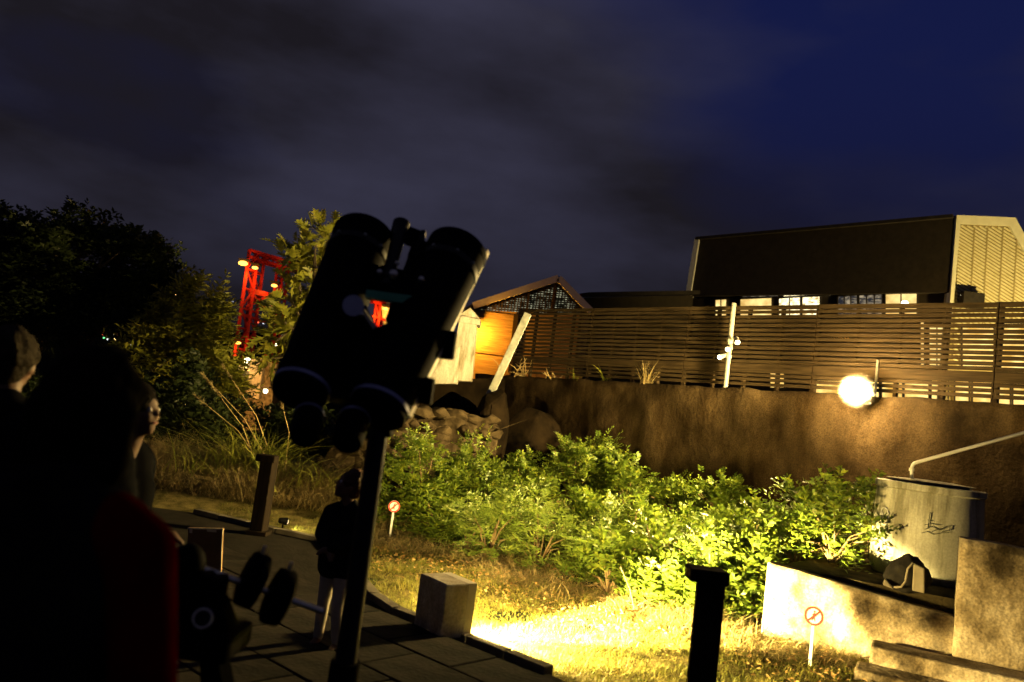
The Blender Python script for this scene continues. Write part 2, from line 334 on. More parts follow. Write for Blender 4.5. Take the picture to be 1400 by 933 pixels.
    def build(s, name, material, parent=None, smooth=False, bevel=0.0, local=False):
        me = bpy.data.meshes.new(name); me.from_pydata(s.v, [], s.f); me.update()
        o = bpy.data.objects.new(name, me); col.objects.link(o)
        me.materials.append(MATS[material] if isinstance(material, str) else material)
        if parent is not None:
            o.parent = parent
            if not local:
                M_ = Matrix.Identity(4); q = parent
                chain = []
                while q is not None: chain.append(q); q = q.parent
                for q in reversed(chain): M_ = M_ @ q.matrix_parent_inverse @ q.matrix_basis
                me.transform(M_.inverted())
        else:
            c = Vector((sum(p[0] for p in s.v) / len(s.v), sum(p[1] for p in s.v) / len(s.v), min(p[2] for p in s.v)))
            me.transform(Matrix.Translation(-c)); o.location = c
        bm = bmesh.new(); bm.from_mesh(me); bmesh.ops.recalc_face_normals(bm, faces=bm.faces)
        if bevel: bmesh.ops.bevel(bm, geom=list(bm.edges), offset=bevel, segments=2, affect='EDGES', profile=0.5)
        bm.to_mesh(me); bm.free()
        if smooth:
            for p in me.polygons: p.use_smooth = True
            if smooth == 'auto':
                me.set_sharp_from_angle(angle=R(40))
        return o
def copy_tree(o, parent=None):
    c = o.copy(); col.objects.link(c); c.parent = parent
    for ch in [k for k in o.children]: copy_tree(ch, c)
    return c
def np_mesh(name, verts, faces, material, parent=None, smooth=False):
    """verts (N,3), faces (M,k) with constant k, given in world space"""
    verts = np.asarray(verts, dtype=np.float32).copy(); faces = np.asarray(faces, dtype=np.int32)
    off = np.zeros(3)
    o_loc = None
    if parent is not None: off = np.array(parent.location)
    else:
        off = np.array([verts[:, 0].mean(), verts[:, 1].mean(), verts[:, 2].min()]); o_loc = off
    verts -= off.astype(np.float32)
    me = bpy.data.meshes.new(name); k = faces.shape[1]
    me.vertices.add(len(verts)); me.vertices.foreach_set('co', verts.ravel())
    me.loops.add(faces.size); me.loops.foreach_set('vertex_index', faces.ravel())
    me.polygons.add(len(faces)); me.polygons.foreach_set('loop_start', np.arange(0, faces.size, k, dtype=np.int32))
    me.update(calc_edges=True); me.materials.append(MATS[material])
    o = bpy.data.objects.new(name, me); col.objects.link(o)
    if parent is not None: o.parent = parent
    else: o.location = o_loc
    if smooth: me.polygons.foreach_set('use_smooth', [True] * len(me.polygons))
    return o
def lamp(name, typ, loc, energy, color, parent=None, to=None, **kw):
    l = bpy.data.lights.new(name, typ); l.energy = energy; l.color = color
    for k, v in kw.items(): setattr(l, k, v)
    o = bpy.data.objects.new(name, l); col.objects.link(o)
    o.location = Vector(loc) - (parent.location if parent else Vector())
    if to is not None: o.rotation_euler = (Vector(to) - Vector(loc)).to_track_quat('-Z', 'Y').to_euler()
    if parent: o.parent = parent
    return o
def norm(a): return a / np.maximum(np.linalg.norm(a, axis=-1, keepdims=True), 1e-9)
def leaf_arrays(pos, d, nrm, L, W, droop=0.15, fold=0.12):
    """two-triangle folded leaves"""
    d = norm(d); side = norm(np.cross(d, nrm)); nrm = np.cross(side, d)
    L = L[:, None]; W = W[:, None]
    b = pos; t = pos + d * L - np.array([0, 0, 1.0]) * L * droop
    mid = pos + d * L * 0.42
    l = mid + side * W * 0.5 + nrm * W * fold; r = mid - side * W * 0.5 + nrm * W * fold
    v = np.stack([b, r, t, l], 1).reshape(-1, 3); n = len(pos); k = np.arange(n)[:, None] * 4
    f = np.concatenate([k + np.array([[0, 1, 2]]), k + np.array([[0, 2, 3]])], 0)
    return v, f
def sprigs(org, d, length, nl, L, W, spread=0.9, droop=0.25, jitter=0.25):
    """leafy twigs: nl leaves set alternately along each twig"""
    n = len(org); d = norm(d); s = norm(np.cross(d, np.array([0, 0, 1.0]) + rng.normal(0, .2, (n, 3))))
    u = np.cross(s, d); Ps = []; Ds = []; Ns = []; Ls = []
    for i in range(nl):
        t = (i + 0.6) / nl
        p = org + d * (length * t)[:, None] - np.array([0, 0, 1.0]) * (length * droop * t * t)[:, None]
        sg = 1 if i % 2 else -1
        dd = d * (1 - spread * 0.6 * (1 - t * 0.5)) + s * sg * spread + u * 0.25 + rng.normal(0, jitter, (n, 3))
        Ps.append(p); Ds.append(dd); Ns.append(u + rng.normal(0, jitter, (n, 3))); Ls.append(np.full(n, 1.0 - 0.35 * abs(t - 0.5)) * rng.uniform(.7, 1.2, n))
    Ps, Ds, Ns = map(np.concatenate, (Ps, Ds, Ns)); Ls = np.concatenate(Ls)
    return leaf_arrays(Ps, Ds, Ns, Ls * L, Ls * W)
def join(parts):
    vs_, fs_, k = [], [], 0
    for v, f in parts: vs_.append(v); fs_.append(f + k); k += len(v)
    return np.concatenate(vs_), np.concatenate(fs_)
def blades(base, d, L, W, bend, seg=3):
    """grass blades: seg quads tapering to a point (last segment collapses)"""
    n = len(base); side = norm(np.cross(d, np.array([0, 0, 1.0])) + rng.normal(0, .3, (n, 3)) * 0.3 + 1e-5)
    rows = []
    hor = d.copy(); hor[:, 2] = 0
    hor = norm(hor + 1e-6)
    for i in range(seg + 1):
        t = i / seg
        c = base + d * (L * t)[:, None] + hor * (bend * L * t * t)[:, None] - np.array([0, 0, 1.0]) * (bend * L * t * t * 0.45)[:, None]
        w = (W * (1 - t) ** 0.7 * 0.5 + 0.0002)[:, None]
        rows.append(c - side * w); rows.append(c + side * w)
    v = np.stack(rows, 1).reshape(-1, 3); k = np.arange(n)[:, None] * (2 * (seg + 1))
    f = np.concatenate([k + np.array([[2 * i, 2 * i + 1, 2 * i + 3, 2 * i + 2]]) for i in range(seg)], 0)
    return v, f

# ================================================================== THE SETTING
def sstep(a, b, x):
    t = np.clip((x - a) / (b - a), 0, 1); return t * t * (3 - 2 * t)
def hgt(x, y):
    r = np.hypot(x, y)
    return -11.0 * sstep(24, 130, y) + sstep(260, 640, r) * 74 * (0.80 + 0.16 * np.sin(x * 0.012 + 1.0) + 0.08 * np.sin(x * 0.031))
ys = np.concatenate([np.linspace(-40, 24, 9), np.linspace(28, 140, 15), np.linspace(160, 900, 26), [1600, 3000]])
xs = np.concatenate([[-3000, -1500], np.linspace(-800, 800, 61), [1500, 3000]])
X, Y = np.meshgrid(xs, ys); Z = hgt(X, Y)
nx_ = len(xs); idx = np.arange(len(ys) * nx_).reshape(len(ys), nx_)
gf = np.stack([idx[:-1, :-1], idx[:-1, 1:], idx[1:, 1:], idx[1:, :-1]], -1).reshape(-1, 4)
g = np_mesh('ground', np.stack([X, Y, Z], -1).reshape(-1, 3), gf, 'far_ground', smooth=True); tag(g, kind='structure')

# lawn and planting bed, slightly uneven
xs = np.linspace(-9, 9, 91); ys = np.linspace(-2, 19, 106); X, Y = np.meshgrid(xs, ys)
Z = 0.012 + 0.018 * np.sin(X * 2.1 + Y) * np.sin(Y * 1.7 - X * 0.6) + 0.008 * np.sin(X * 7.3) * np.sin(Y * 6.1)
def lawn_z(x, y):
    z = 0.012 + 0.018 * np.sin(x * 2.1 + y) * np.sin(y * 1.7 - x * 0.6) + 0.008 * np.sin(x * 7.3) * np.sin(y * 6.1)
    z = z + 0.45 * sstep(10.6, 13.0, y + 0.75 * x) * sstep(-3.2, -1.0, x)
    return z + 0.42 * sstep(9.9, 11.6, y) * (1 - sstep(-2.4, -1.2, x))
Z = lawn_z(X, Y)
idx = np.arange(X.size).reshape(X.shape)
gf = np.stack([idx[:-1, :-1], idx[:-1, 1:], idx[1:, 1:], idx[1:, :-1]], -1).reshape(-1, 4)
o = np_mesh('lawn', np.stack([X, Y, Z], -1).reshape(-1, 3), gf, 'lawn_soil', smooth=True); tag(o, kind='structure')

# path: raised paved area at lower left, boundary x_b(y)
PBY = [2.0, 4.2, 5.32, 5.81, 6.33, 6.7, 8.9, 9.15, 9.75]; PBX = [3.1, 1.5, 0.51, -0.03, -0.62, -0.85, -1.75, -2.35, -3.5]
def path_edge(y): return np.interp(y, PBY, PBX)
poly = [Vector((x, y, 0.05)) for x, y in zip(PBX, PBY)] + [Vector((-9, 9.9, 0.05)), Vector((-9, -2, 0.05)), Vector((3.1, -2, 0.05))]
path = MB().slab(poly, (0, 0, 1), 0.12).build('path', 'path_base'); tag(path, kind='structure')
# paving slabs where the floodlight shows them, and kerb stones along the edge
edir = Vector((PBX[3] - PBX[2], PBY[3] - PBY[2])).normalized(); ang = math.atan2(edir.y, edir.x)
slab_mesh = None
c0 = Vector((0.51, 5.32)); e = edir; nrm2 = Vector((-e.y, e.x))      # e runs up-left along the edge
if (c0 + nrm2).x > path_edge((c0 + nrm2).y): nrm2 = -nrm2
for i in range(-4, 7):
    for j in range(0, 5):
        c = c0 + e * (0.6 * i + 0.3 * (j % 2)) + nrm2 * (0.40 + 0.45 * j)
        if any((c + e * a + nrm2 * b).x > path_edge((c + e * a + nrm2 * b).y) - 0.06 for a in (-.3, .3) for b in (-.22, .22)): continue
        if c.y < 2.5: continue
        if slab_mesh is None:
            sb = MB().box((0, 0, 0), (0.585, 0.435, 0.05)).build('paving_slab', 'paving', bevel=0.006); slab_mesh = sb.data
        else:
            sb = bpy.data.objects.new('paving_slab', slab_mesh); col.objects.link(sb)
        sb.parent = path; sb.location = Vector((c.x, c.y, 0.045 + random.uniform(-.003, .003))) - path.location
        sb.rotation_euler = (random.uniform(-.006, .006), random.uniform(-.006, .006), ang)
kerb_mesh = None
for k in range(2, len(PBX) - 1):
    a = Vector((PBX[k], PBY[k])); b = Vector((PBX[k + 1], PBY[k + 1])); L = (b - a).length; nn = max(1, round(L / 0.45))
    for i in range(nn):
        p, q = a.lerp(b, i / nn), a.lerp(b, (i + 1) / nn)
        m_ = MB().beam(Vector((*p, 0.045)).lerp(Vector((*q, 0.045)), 0.02), Vector((*p, 0.045)).lerp(Vector((*q, 0.045)), 0.98), 0.10, 0.11)
        m_.build('kerb_stone', 'kerb', path, bevel=0.008)

# upper terrace behind the retaining wall
WA, WB = Vector((0, 16.6)), Vector((5.65, 8.8)); wdir = (WB - WA).normalized(); wback = Vector((wdir.y, -wdir.x))
if wback.y < 0: wback = -wback
def wl_pt(s, off=0.0, z=0.0):
    p = WA + wdir * s + wback * off; return Vector((p.x, p.y, z))
WS0, WS1 = -1.2, 13.5
tp = [wl_pt(WS0 - .4, .3, 2.42), wl_pt(WS1, .3, 2.42), Vector((60, 0, 2.42)), Vector((80, 95, 2.42)), Vector((-4, 95, 2.42)), Vector((-2.6, 18.5, 2.42))]
o = MB().slab(tp, (0, 0, 1), 2.6).build('upper_terrace', 'soil'); tag(o, kind='structure')

# soil shelf behind the low wall, under the tank
LA, LB = G(1040, 870), G(1190, 905); LA.z = LB.z = 0
ldir = (LB - LA).normalized(); lback = Vector((-ldir.y, ldir.x, 0))
if lback.y < 0: lback = -lback
def lw(s, off=0, z=0): p = LA + ldir * s + lback * off; return Vector((p.x, p.y, z))
o = MB().slab([lw(.05, .2, .62), lw(4.5, .2, .62), lw(4.5, 3.6, .62), lw(0.6, 2.6, .62)], (0, 0, 1), .8).build('soil_shelf', 'soil'); tag(o, kind='structure')

# ================================================================== WALLS
def rough_wall(name, a, b, z0, ztop, thick, back, m_, label, nx=60, nz=14, amp=0.03, topamp=0.03, seed=0):
    """wall from plan point a to b with uneven faces and top; ztop(s) gives the top height"""
    a, b = Vector((a[0], a[1], 0)), Vector((b[0], b[1], 0)); back = Vector((back[0], back[1], 0)).normalized(); L = (b - a).length
    vs_ = []; cols = nx + 1
    prof = [(0, j / nz) for j in range(nz + 1)] + [(1, 1 - j / nz) for j in range(nz + 1)]
    for i in range(cols):
        s = i / nx; p0 = a.lerp(b, s); zt = ztop(s * L) + topamp * (mnoise.noise(Vector((s * L * 1.9, seed, 3))) + .5 * mnoise.noise(Vector((s * L * 6, seed, 9))))
        for side, t in prof:
            q = p0 + back * (thick * side); z = z0 + (zt - z0) * t
            d = amp * (mnoise.noise(Vector((s * L * 1.6, z * 1.6, seed + side * 7))) + .5 * mnoise.noise(Vector((s * L * 5, z * 5, seed))))
            q = q + back * d; vs_.append(Vector((q.x, q.y, z)))
    k = len(prof); fs_ = []
    for i in range(nx):
        for j in range(k):
            fs_.append((i * k + j, (i + 1) * k + j, (i + 1) * k + (j + 1) % k, i * k + (j + 1) % k))
    fs_.append(tuple(range(k))); fs_.append(tuple(range(nx * k + k - 1, nx * k - 1, -1)))
    return tag(MB().add(vs_, fs_).build(name, m_, smooth=True), label, 'wall')
rough_wall('retaining_wall', wl_pt(WS0), wl_pt(WS1), -0.2, lambda s: 2.52, 0.36, wback, 'plaster',
           'tall mottled brown plastered retaining wall below the slatted fence', nx=150, nz=24, amp=0.04, topamp=0.035, seed=2)
zl0, zl1 = PL(1050, 770, LA, LB).z, PL(1305, 845, LA, LB).z
sl1 = (PL(1305, 845, LA, LB) - LA).dot(ldir)
print('lowwall top', zl0, zl1, 'len', sl1)
rough_wall('low_wall', lw(0), lw(sl1 + .02), -0.1, lambda s: zl0 + (zl1 - zl0) * s / sl1, 0.19, lback, 'concrete',
           'low stained concrete wall lit white by the floodlight', nx=50, nz=10, amp=0.012, topamp=0.012, seed=5)
pA = PL(1306, 735, LA, LB); zb = PL(1306, 735, LA, LB).z
print('block', pA, zb)
rough_wall('end_wall', lw(sl1, -0.10), lw(sl1 + 2.5, -0.10), -0.1, lambda s: zb - .02 * s, 0.34, lback, 'concrete',
           'taller stained concrete wall block beside the grey tank', nx=40, nz=14, amp=0.014, topamp=0.012, seed=8)
# two steps against the end wall
st = thing('concrete_steps', 'pair of rough concrete steps at the foot of the stained wall', 'steps', lw(sl1 - .1, -.4))
def step(pxl, pyt, off0, off1, s1):
    d = ray(pxl, pyt); pt = None
    # left front corner on plane parallel to the low wall, off0 in front of it
    A2, B2 = lw(0, off0), lw(1, off0); pt = PL(pxl, pyt, A2, B2); s0 = (pt - A2).dot(ldir); z = pt.z
    return [lw(s0, off0, z), lw(s1, off0, z), lw(s1, off1, z), lw(s0, off1, z)], z
pl1, z1 = step(1190, 884, -.46, -.13, sl1 + 1.2)
pl2, z2 = step(1168, 915, -.80, -.47, sl1 + 1.2)
MB().slab(pl1, (0, 0, 1), z1 + .05).build('step', 'concrete', st, bevel=0.02)
MB().slab(pl2, (0, 0, 1), z2 + .05).build('step', 'concrete', st, bevel=0.02)
print('steps', z1, z2)

# rubble wall on the left of the bed, rock mound, white pillar, dark ruin
RA, RB = (P(430, 620, 11.9).x, 11.9), (P(682, 590, 13.2).x, 13.2)
def rz(px, py): return PL(px, py, RA, RB)
tops = [(430, 655), (450, 618), (475, 600), (500, 590), (540, 572), (560, 565), (610, 560), (650, 568), (675, 575), (690, 590)]
tps = [rz(*t) for t in tops]; ss = [(Vector((p.x, p.y)) - Vector(RA)).length for p in tps]; zz = [p.z for p in tps]
rough_wall('rubble_wall', RA, RB, 0.0, lambda s: float(np.interp(s, ss, zz)), 0.5, (0, 1), 'rubble',
           'broken old rubble wall behind the leafy bed near the telescope column', nx=90, nz=26, amp=0.16, topamp=0.12, seed=12)
def hull_mesh(name, n, sz, seed, material, bev=.0):
    r_ = random.Random(seed); bm = bmesh.new()
    for i in range(n):
        v = Vector((r_.gauss(0, 1), r_.gauss(0, 1), r_.gauss(0, 1))).normalized() * r_.uniform(.82, 1.0); bm.verts.new((v.x * sz[0], v.y * sz[1], v.z * sz[2]))
    h_ = bmesh.ops.convex_hull(bm, input=bm.verts); bmesh.ops.delete(bm, geom=[e for e in h_['geom_interior'] if isinstance(e, bmesh.types.BMVert)], context='VERTS')
    if bev: bmesh.ops.bevel(bm, geom=list(bm.edges), offset=bev, segments=1, affect='EDGES')
    bmesh.ops.recalc_face_normals(bm, faces=bm.faces); me = bpy.data.meshes.new(name); bm.to_mesh(me); bm.free(); me.materials.append(MATS[material]); return me
# loose stones in the face and top of the rubble wall
rw = [o for o in col.objects if o.name.startswith('rubble_wall')][0]
stones = [hull_mesh('stone', 16, (.17, .13, .11), 40 + i, 'rubble', .012) for i in range(7)]
rl = (Vector(RB) - Vector(RA)).length; rd = (Vector(RB) - Vector(RA)).normalized()
for row in range(7):
    for k in range(int(rl / .29)):
        s_ = .14 + k * .29 + (row % 2) * .14 + random.uniform(-.05, .05); zt_w = float(np.interp(s_, ss, zz)); zc = .16 + row * .235 + random.uniform(-.04, .04)
        if zc > zt_w + .02: continue
        if zc < zt_w - .75: continue
        p = Vector(RA) + rd * s_; o = bpy.data.objects.new('stone', random.choice(stones)); col.objects.link(o); o.parent = rw
        o.location = Vector((p.x + random.uniform(-.03, .03), p.y + .05 + random.uniform(-.05, .04), zc)) - rw.location
        o.rotation_euler = (random.uniform(-.4, .4), random.uniform(-.5, .5), random.uniform(-.5, .5)); k_ = random.uniform(1.0, 1.5); o.scale = (k_ * 1.2, k_, k_ * .95)
def boulder(name, c, size, m_, label, seed, cat='rock'):
    me = hull_mesh(name, 60, size, seed, m_, .03); o = bpy.data.objects.new(name, me); col.objects.link(o); o.location = c; o.rotation_euler = (.1, .2, seed)
    return tag(o, label, cat)
c = PL(742, 570, wl_pt(0, -.5), wl_pt(1, -.5)); boulder('boulder', (c.x, c.y, .8), (0.85, 0.62, 1.25), 'rock', 'big dark boulder leaning on the retaining wall', 4)
c = P(664, 575, 13.6); boulder('boulder', (c.x, c.y, .9), (0.62, 0.42, 1.42), 'rock', 'dark boulder at the foot of the leaning post', 14)
c = P(620, 545, 14.6); boulder('boulder', (c.x, c.y, 1.0), (0.85, .5, 1.15), 'rock', 'dark rock heap under the white pillar', 9)
# white pillar with cap and sloping shoulder
py = 15.6
pt = thing('pillar', 'pale plastered pillar with moulded cap in front of the orange wall', 'pillar', P(628, 520, py) * 1.0)
pt.location.z = 1.2
def Pq(px, py_, d=py): return P(px, py_, d)
MB().slab([Pq(612, 520), Pq(645, 522), Pq(652, 440), Pq(628, 436)], (0, -1, 0), .5).build('shaft', 'white_plaster', pt, bevel=0.015)
MB().slab([Pq(625, 440, py - .04), Pq(655.5, 445, py - .04), Pq(657, 437, py - .04), Pq(627, 431, py - .04)], (0, -1, 0), .58).build('cap', 'white_plaster', pt, bevel=0.01)
MB().slab([Pq(628, 430.5, py + .1), Pq(656, 436, py + .1), Pq(643, 421, py + .1)], (0, -1, 0), .3).build('cap_top', 'white_plaster', pt)
MB().slab([Pq(575, 525, py - .03), Pq(625, 525, py - .03), Pq(628, 474, py - .03), Pq(606, 488, py - .03), Pq(588, 494, py - .03)], (0, -1, 0), .4).build('shoulder', 'white_plaster', pt, bevel=0.012)
MB().slab([Pq(560, 700, py + .3), Pq(690, 700, py + .3), Pq(690, 518, py + .3), Pq(560, 518, py + .3)], (0, -1, 0), .6).build('base', 'rock', pt)
# leaning steel post
lp = thing('leaning_post', 'flat grey steel post leaning in front of the orange wall', 'post', P(655, 572, 14.2))
a, b = P(655, 572, 14.2), P(722, 429, 14.2)
MB().beam(a, b, 0.14, 0.08, up=Vector((0, 1, 0))).build('post', 'grey_metal', lp, bevel=0.01)
MB().box(a + Vector((-.02, 0, -.05)), (.24, .2, .1)).build('foot', 'rock', lp, bevel=0.01)

# ================================================================== SLATTED FENCE
FO = 0.18
fA, fB = wl_pt(0, FO), wl_pt(1, FO)
s_left = (PL(706, 470, fA, fB) - fA).dot(Vector((wdir.x, wdir.y, 0))); s_right = WS1 - .2
fence = thing('slatted_fence', 'long brown slatted timber fence on top of the retaining wall', 'fence', wl_pt(s_left, FO, 2.5))
def ftop(s): return 3.95 - (3.95 - 3.69) * (s - s_left) / 10.0
nrow = 19
plen = 2.35; npan = int((s_right - s_left) / plen) + 1
postw = 0.05
sub = plen / 4
for k in range(npan):
    sa = s_left + k * plen; sb_ = min(sa + plen, s_right)
    for r_ in range(nrow):
        f_ = (r_ + .6) / nrow
        za = 2.5 + (ftop(sa) - 2.5) * f_; zb_ = 2.5 + (ftop(sb_) - 2.5) * f_
        if za < 2.55: continue
        hh = 0.046 if r_ != nrow - 1 else 0.06
        if r_ in (4, 5): hh = 0.068
        MB().beam(wl_pt(sa + .006, FO - .03, za + random.uniform(-.004, .004)), wl_pt(sb_ - .006, FO - .03, zb_ + random.uniform(-.004, .004)), 0.022, hh).build('slat', 'slat_wood', fence)
s = s_left; i = 0
while s < s_right + .01:
    w = .07 if i % 4 == 0 else .042
    MB().beam(wl_pt(s, FO + .015, 2.4), wl_pt(s, FO + .015, ftop(s) + .01), w, .06, up=Vector((wback.x, wback.y, 0))).build('post', 'slat_wood', fence)
    s += sub; i += 1

# ================================================================== FAR BUILDINGS
# --- big museum block
KD = 1.48
A3, B3 = P(1305, 295, 25 * KD), P(952, 326, 31.7 * KD)
fa, fb = (A3.x, A3.y), (B3.x, B3.y)
def FP(px, py_): return PL(px, py_, fa, fb)
fdir = Vector((fb[0] - fa[0], fb[1] - fa[1], 0)).normalized(); fn = Vector((-fdir.y, fdir.x, 0))
if fn.y > 0: fn = -fn
big = thing('museum_building', 'large dark clad museum block with lit window strip and pale gable', 'building', (A3.x, A3.y, 2.42))
z0 = 2.4
dl, dr = FP(941, 405), FP(1296, 418)
MB().slab([Vector((FP(941, 407).x, FP(941, 407).y, FP(941, 405).z)), FP(953, 327), FP(1304, 296.5), FP(1300, 360), Vector((*(FP(1297, 400).xy), FP(1297, 400).z))], fn, 9).build('upper_wall', 'dark_clad', big)
MB().beam(FP(953, 327) + fn * .1, FP(1304, 296.5) + fn * .1, .22, .16).build('gutter', 'roof_dark', big)
lowtop_l, lowtop_r = FP(905, 408), FP(1296, 401)
# wall band with the windows: recessed dark wall under the upper block
q = lambda px, py_, off: FP(px, py_) - fn * off
MB().slab([Vector((*(q(905, 408, .3).xy), z0)), q(905, 408, .3), q(1298, 398, .3), Vector((*(q(1298, 398, .3).xy), z0))], fn, 8.4).build('lower_wall', 'dark_clad', big)
MB().slab([q(938, 406, -.12), q(945, 406, -.12), q(957, 328, -.12), q(951, 327, -.12)], fn, .7).build('fascia', 'fascia', big)
def window(x0, x1, yt0, yt1, yb0, yb1, m_, off=.25, parent=big, FPf=q, fnn=None, mull=0):
    fnn = fn if fnn is None else fnn
    w = MB().slab([FPf(x0, yb0, off), FPf(x1, yb1, off), FPf(x1, yt1, off), FPf(x0, yt0, off)], fnn, .03).build('window', m_, parent)
    fr = MB(); W_ = .05
    pts = [FPf(x0, yb0, off - .03), FPf(x1, yb1, off - .03), FPf(x1, yt1, off - .03), FPf(x0, yt0, off - .03)]
    for i in range(4): fr.beam(pts[i], pts[(i + 1) % 4], W_ * 1.4, W_)
    for i in range(mull):
        t = (i + 1) / (mull + 1); fr.beam(pts[0].lerp(pts[1], t), pts[3].lerp(pts[2], t), W_, W_)
    fr.build('window_frame', 'roof_dark', w)
    return w
window(975, 991, 409, 408, 432, 432, 'window_warm', mull=1)
window(1009, 1053, 408, 406, 432, 432, 'window_warm')
window(1062, 1092, 407, 405, 432, 432, 'window_pale', mull=1)
window(1094, 1119, 405, 404, 432, 432, 'window_pale')
window(1143, 1170, 404, 402.5, 432, 432, 'window_dim', mull=2)
window(1172, 1204, 402.5, 401, 432, 432, 'window_dim', mull=2)
window(1208, 1252, 401, 399, 432, 432, 'window_warm', mull=1)
window(1012, 1062, 404, 402.5, 406, 404.5, 'window_dim')
window(1068, 1132, 402.5, 400, 405, 402.5, 'window_pale')
# ground-floor windows seen through the fence
for x0, x1, n in ((1110, 1155, 0), (1158, 1200, 1), (1203, 1232, 0), (1234, 1268, 0), (1271, 1295, 1)):
    window(x0, x1, 519, 520, 566, 566, 'window_glow', mull=n)
window(1256, 1262, 436, 436, 500, 500, 'window_warm'); window(1268, 1290, 446, 446, 500, 500, 'window_warm', mull=1)
window(1050, 1060, 505, 505, 530, 530, 'window_glow'); window(1063, 1070, 505, 505, 530, 530, 'window_glow')
window(1132, 1160, 461, 461, 463, 463.5, 'glow_sodium'); window(1165, 1228, 462, 466, 464, 469, 'window_dim')
# lamp in the right window
c = q(1236, 415, .1); MB().sphere(c, .16, 12, 8).build('window_lamp', 'glow_white', big, smooth=True)
# pale gable end
ga, gb = (A3.x, A3.y), (A3.x + 10, A3.y + .6)
gn = Vector((.06, -1, 0)).normalized()
def GP(px, py_, off=0): return PL(px, py_, ga, gb) - gn * off
outer = [GP(1300, 360), GP(1306, 295), GP(1386, 298.5), GP(1462, 470)]
zlow = 2.4
lo_l, lo_r = GP(1296, 418), GP(1462, 470)
body = [Vector((GP(1292, 470).x, GP(1292, 470).y, zlow)), GP(1297, 418), GP(1306, 295), GP(1386, 298.5), GP(1462, 440), Vector((*(GP(1462, 440).xy), zlow))]
MB().slab(body, gn, .8).build('gable_wall', 'louvre_back', big)
# rims
rim = MB()
def strip(p4, off, th): rim.slab([p + gn * off for p in p4], gn, th)
strip([GP(1295.5, 430), GP(1300.5, 430), GP(1311, 307), GP(1306, 295)], .12, .3)
strip([GP(1306, 295), GP(1311, 307), GP(1378, 310), GP(1386, 298.5)], .123, .3)
strip([GP(1386, 298.5), GP(1378, 310), GP(1452, 440), GP(1462, 440)], .126, .3)
rim.build('gable_rim', 'fascia_cream', big)
# diagonal louvre blades clipped to the inner polygon
inner = [Vector((1301.5, 500)), Vector((1310.5, 309)), Vector((1377, 312)), Vector((1455, 440)), Vector((1455, 500))]
def clip_line(o_, d_, poly_):
    t0, t1 = -1e9, 1e9; n = len(poly_); cx = sum((p for p in poly_), Vector((0, 0))) / n
    for i in range(n):
        a, b = poly_[i], poly_[(i + 1) % n]; e_ = b - a; nn = Vector((-e_.y, e_.x))
        if nn.dot(cx - a) < 0: nn = -nn
        den = nn.dot(d_); num = nn.dot(o_ - a)
        if abs(den) < 1e-9:
            if num < 0: return None
            continue
        t = -num / den
        if den > 0: t0 = max(t0, t)
        else: t1 = min(t1, t)
    return (t0, t1) if t1 > t0 else None
lv = MB(); dd = Vector((1, .62)).normalized(); pn = Vector((-dd.y, dd.x))
for k in range(-60, 90):
    o_ = Vector((1350, 390)) + pn * (k * 4.1); c = clip_line(o_, dd, inner)
    if c and c[1] - c[0] > 1:
        a, b = o_ + dd * c[0], o_ + dd * c[1]; pa, pb = GP(a.x, a.y, -.06), GP(b.x, b.y, -.06)
        lv.beam(pa, pb, .075, .05, up=gn)
tag(lv.build('louvre_blades', 'louvre', big), kind='stuff')
for xx in (1327, 1345, 1366, 1385, 1402):
    a, b = GP(xx - 5, 470, -.0), GP(xx + 3.5, 312 + max(0, xx - 1377) * 1.64, -.0)
    MB().beam(a + gn * .07, b + gn * .07, .07, .05, up=gn).build('panel_joint', 'louvre_back', big)
# ground floor glazing under the gable
for x0, x1, yt, yb in ((1312, 1356, 448, 502), (1360, 1398, 442, 505), (1302, 1322, 516, 570), (1326, 1354, 517, 570), (1357, 1378, 518, 570), (1381, 1400, 518, 570), (1403, 1440, 518, 570)):
    window(x0, x1, yt, yt + 1, yb, yb, 'window_glow', off=-.14, FPf=lambda a, b, o_: GP(a, b, o_), fnn=gn)
c = GP(1310.5, 405, -.25); MB().sphere(c, .07, 10, 7).build('wall_lamp', 'glow_white', big, smooth=True)
c = GP(1322, 412, -.3); MB().box(c, (1.0, .5, .7)).build('vent_box', 'roof_dark', big, bevel=0.02)

# --- low wing between the hall and the big block
lw_ = thing('low_wing', 'low dark flat roofed wing joining the two museum buildings', 'building', P(870, 430, 44))
lw_.location.z = 2.42
p_ = [P(795, 426, 43), P(798, 407, 43), P(948, 404, 46.5), P(946, 426, 46.5)]
for p in (p_[0], p_[3]): p.z = 2.4
MB().slab(p_, (0, -1, 0), 6).build('wall', 'dark_clad', lw_)
MB().beam(p_[1] + Vector((0, -.3, .1)), p_[2] + Vector((0, -.3, .1)), .9, .22).build('roof_edge', 'roof_dark', lw_)

# --- gabled hall with orange lit wall
HY = 36.0
hall = thing('gabled_hall', 'timber hall with lattice gable and orange lit board wall', 'building', P(725, 510, HY)); hall.location.z = 2.42
H = lambda px, py_, d=0.0: P(px, py_, HY + d)
pk, el, er = H(762, 387), H(647, 424), H(806, 432)
MB().slab([Vector((el.x, el.y, 2.4)), Vector((er.x, er.y, 2.4)), Vector((er.x, er.y, er.z)), Vector((el.x, el.y, el.z))], (0, -1, 0), 5).build('wall', 'wall_board', hall)
# boards proud of the wall
zt = min(el.z, er.z); nb = 22
bw = (zt - 4.4) / nb
for i in range(nb):
    zc = 4.4 + bw * (i + .5)
    MB().box(((el.x + er.x) / 2, HY - .03, zc), (er.x - el.x, .05, bw * .9)).build('board', 'wall_board', hall)
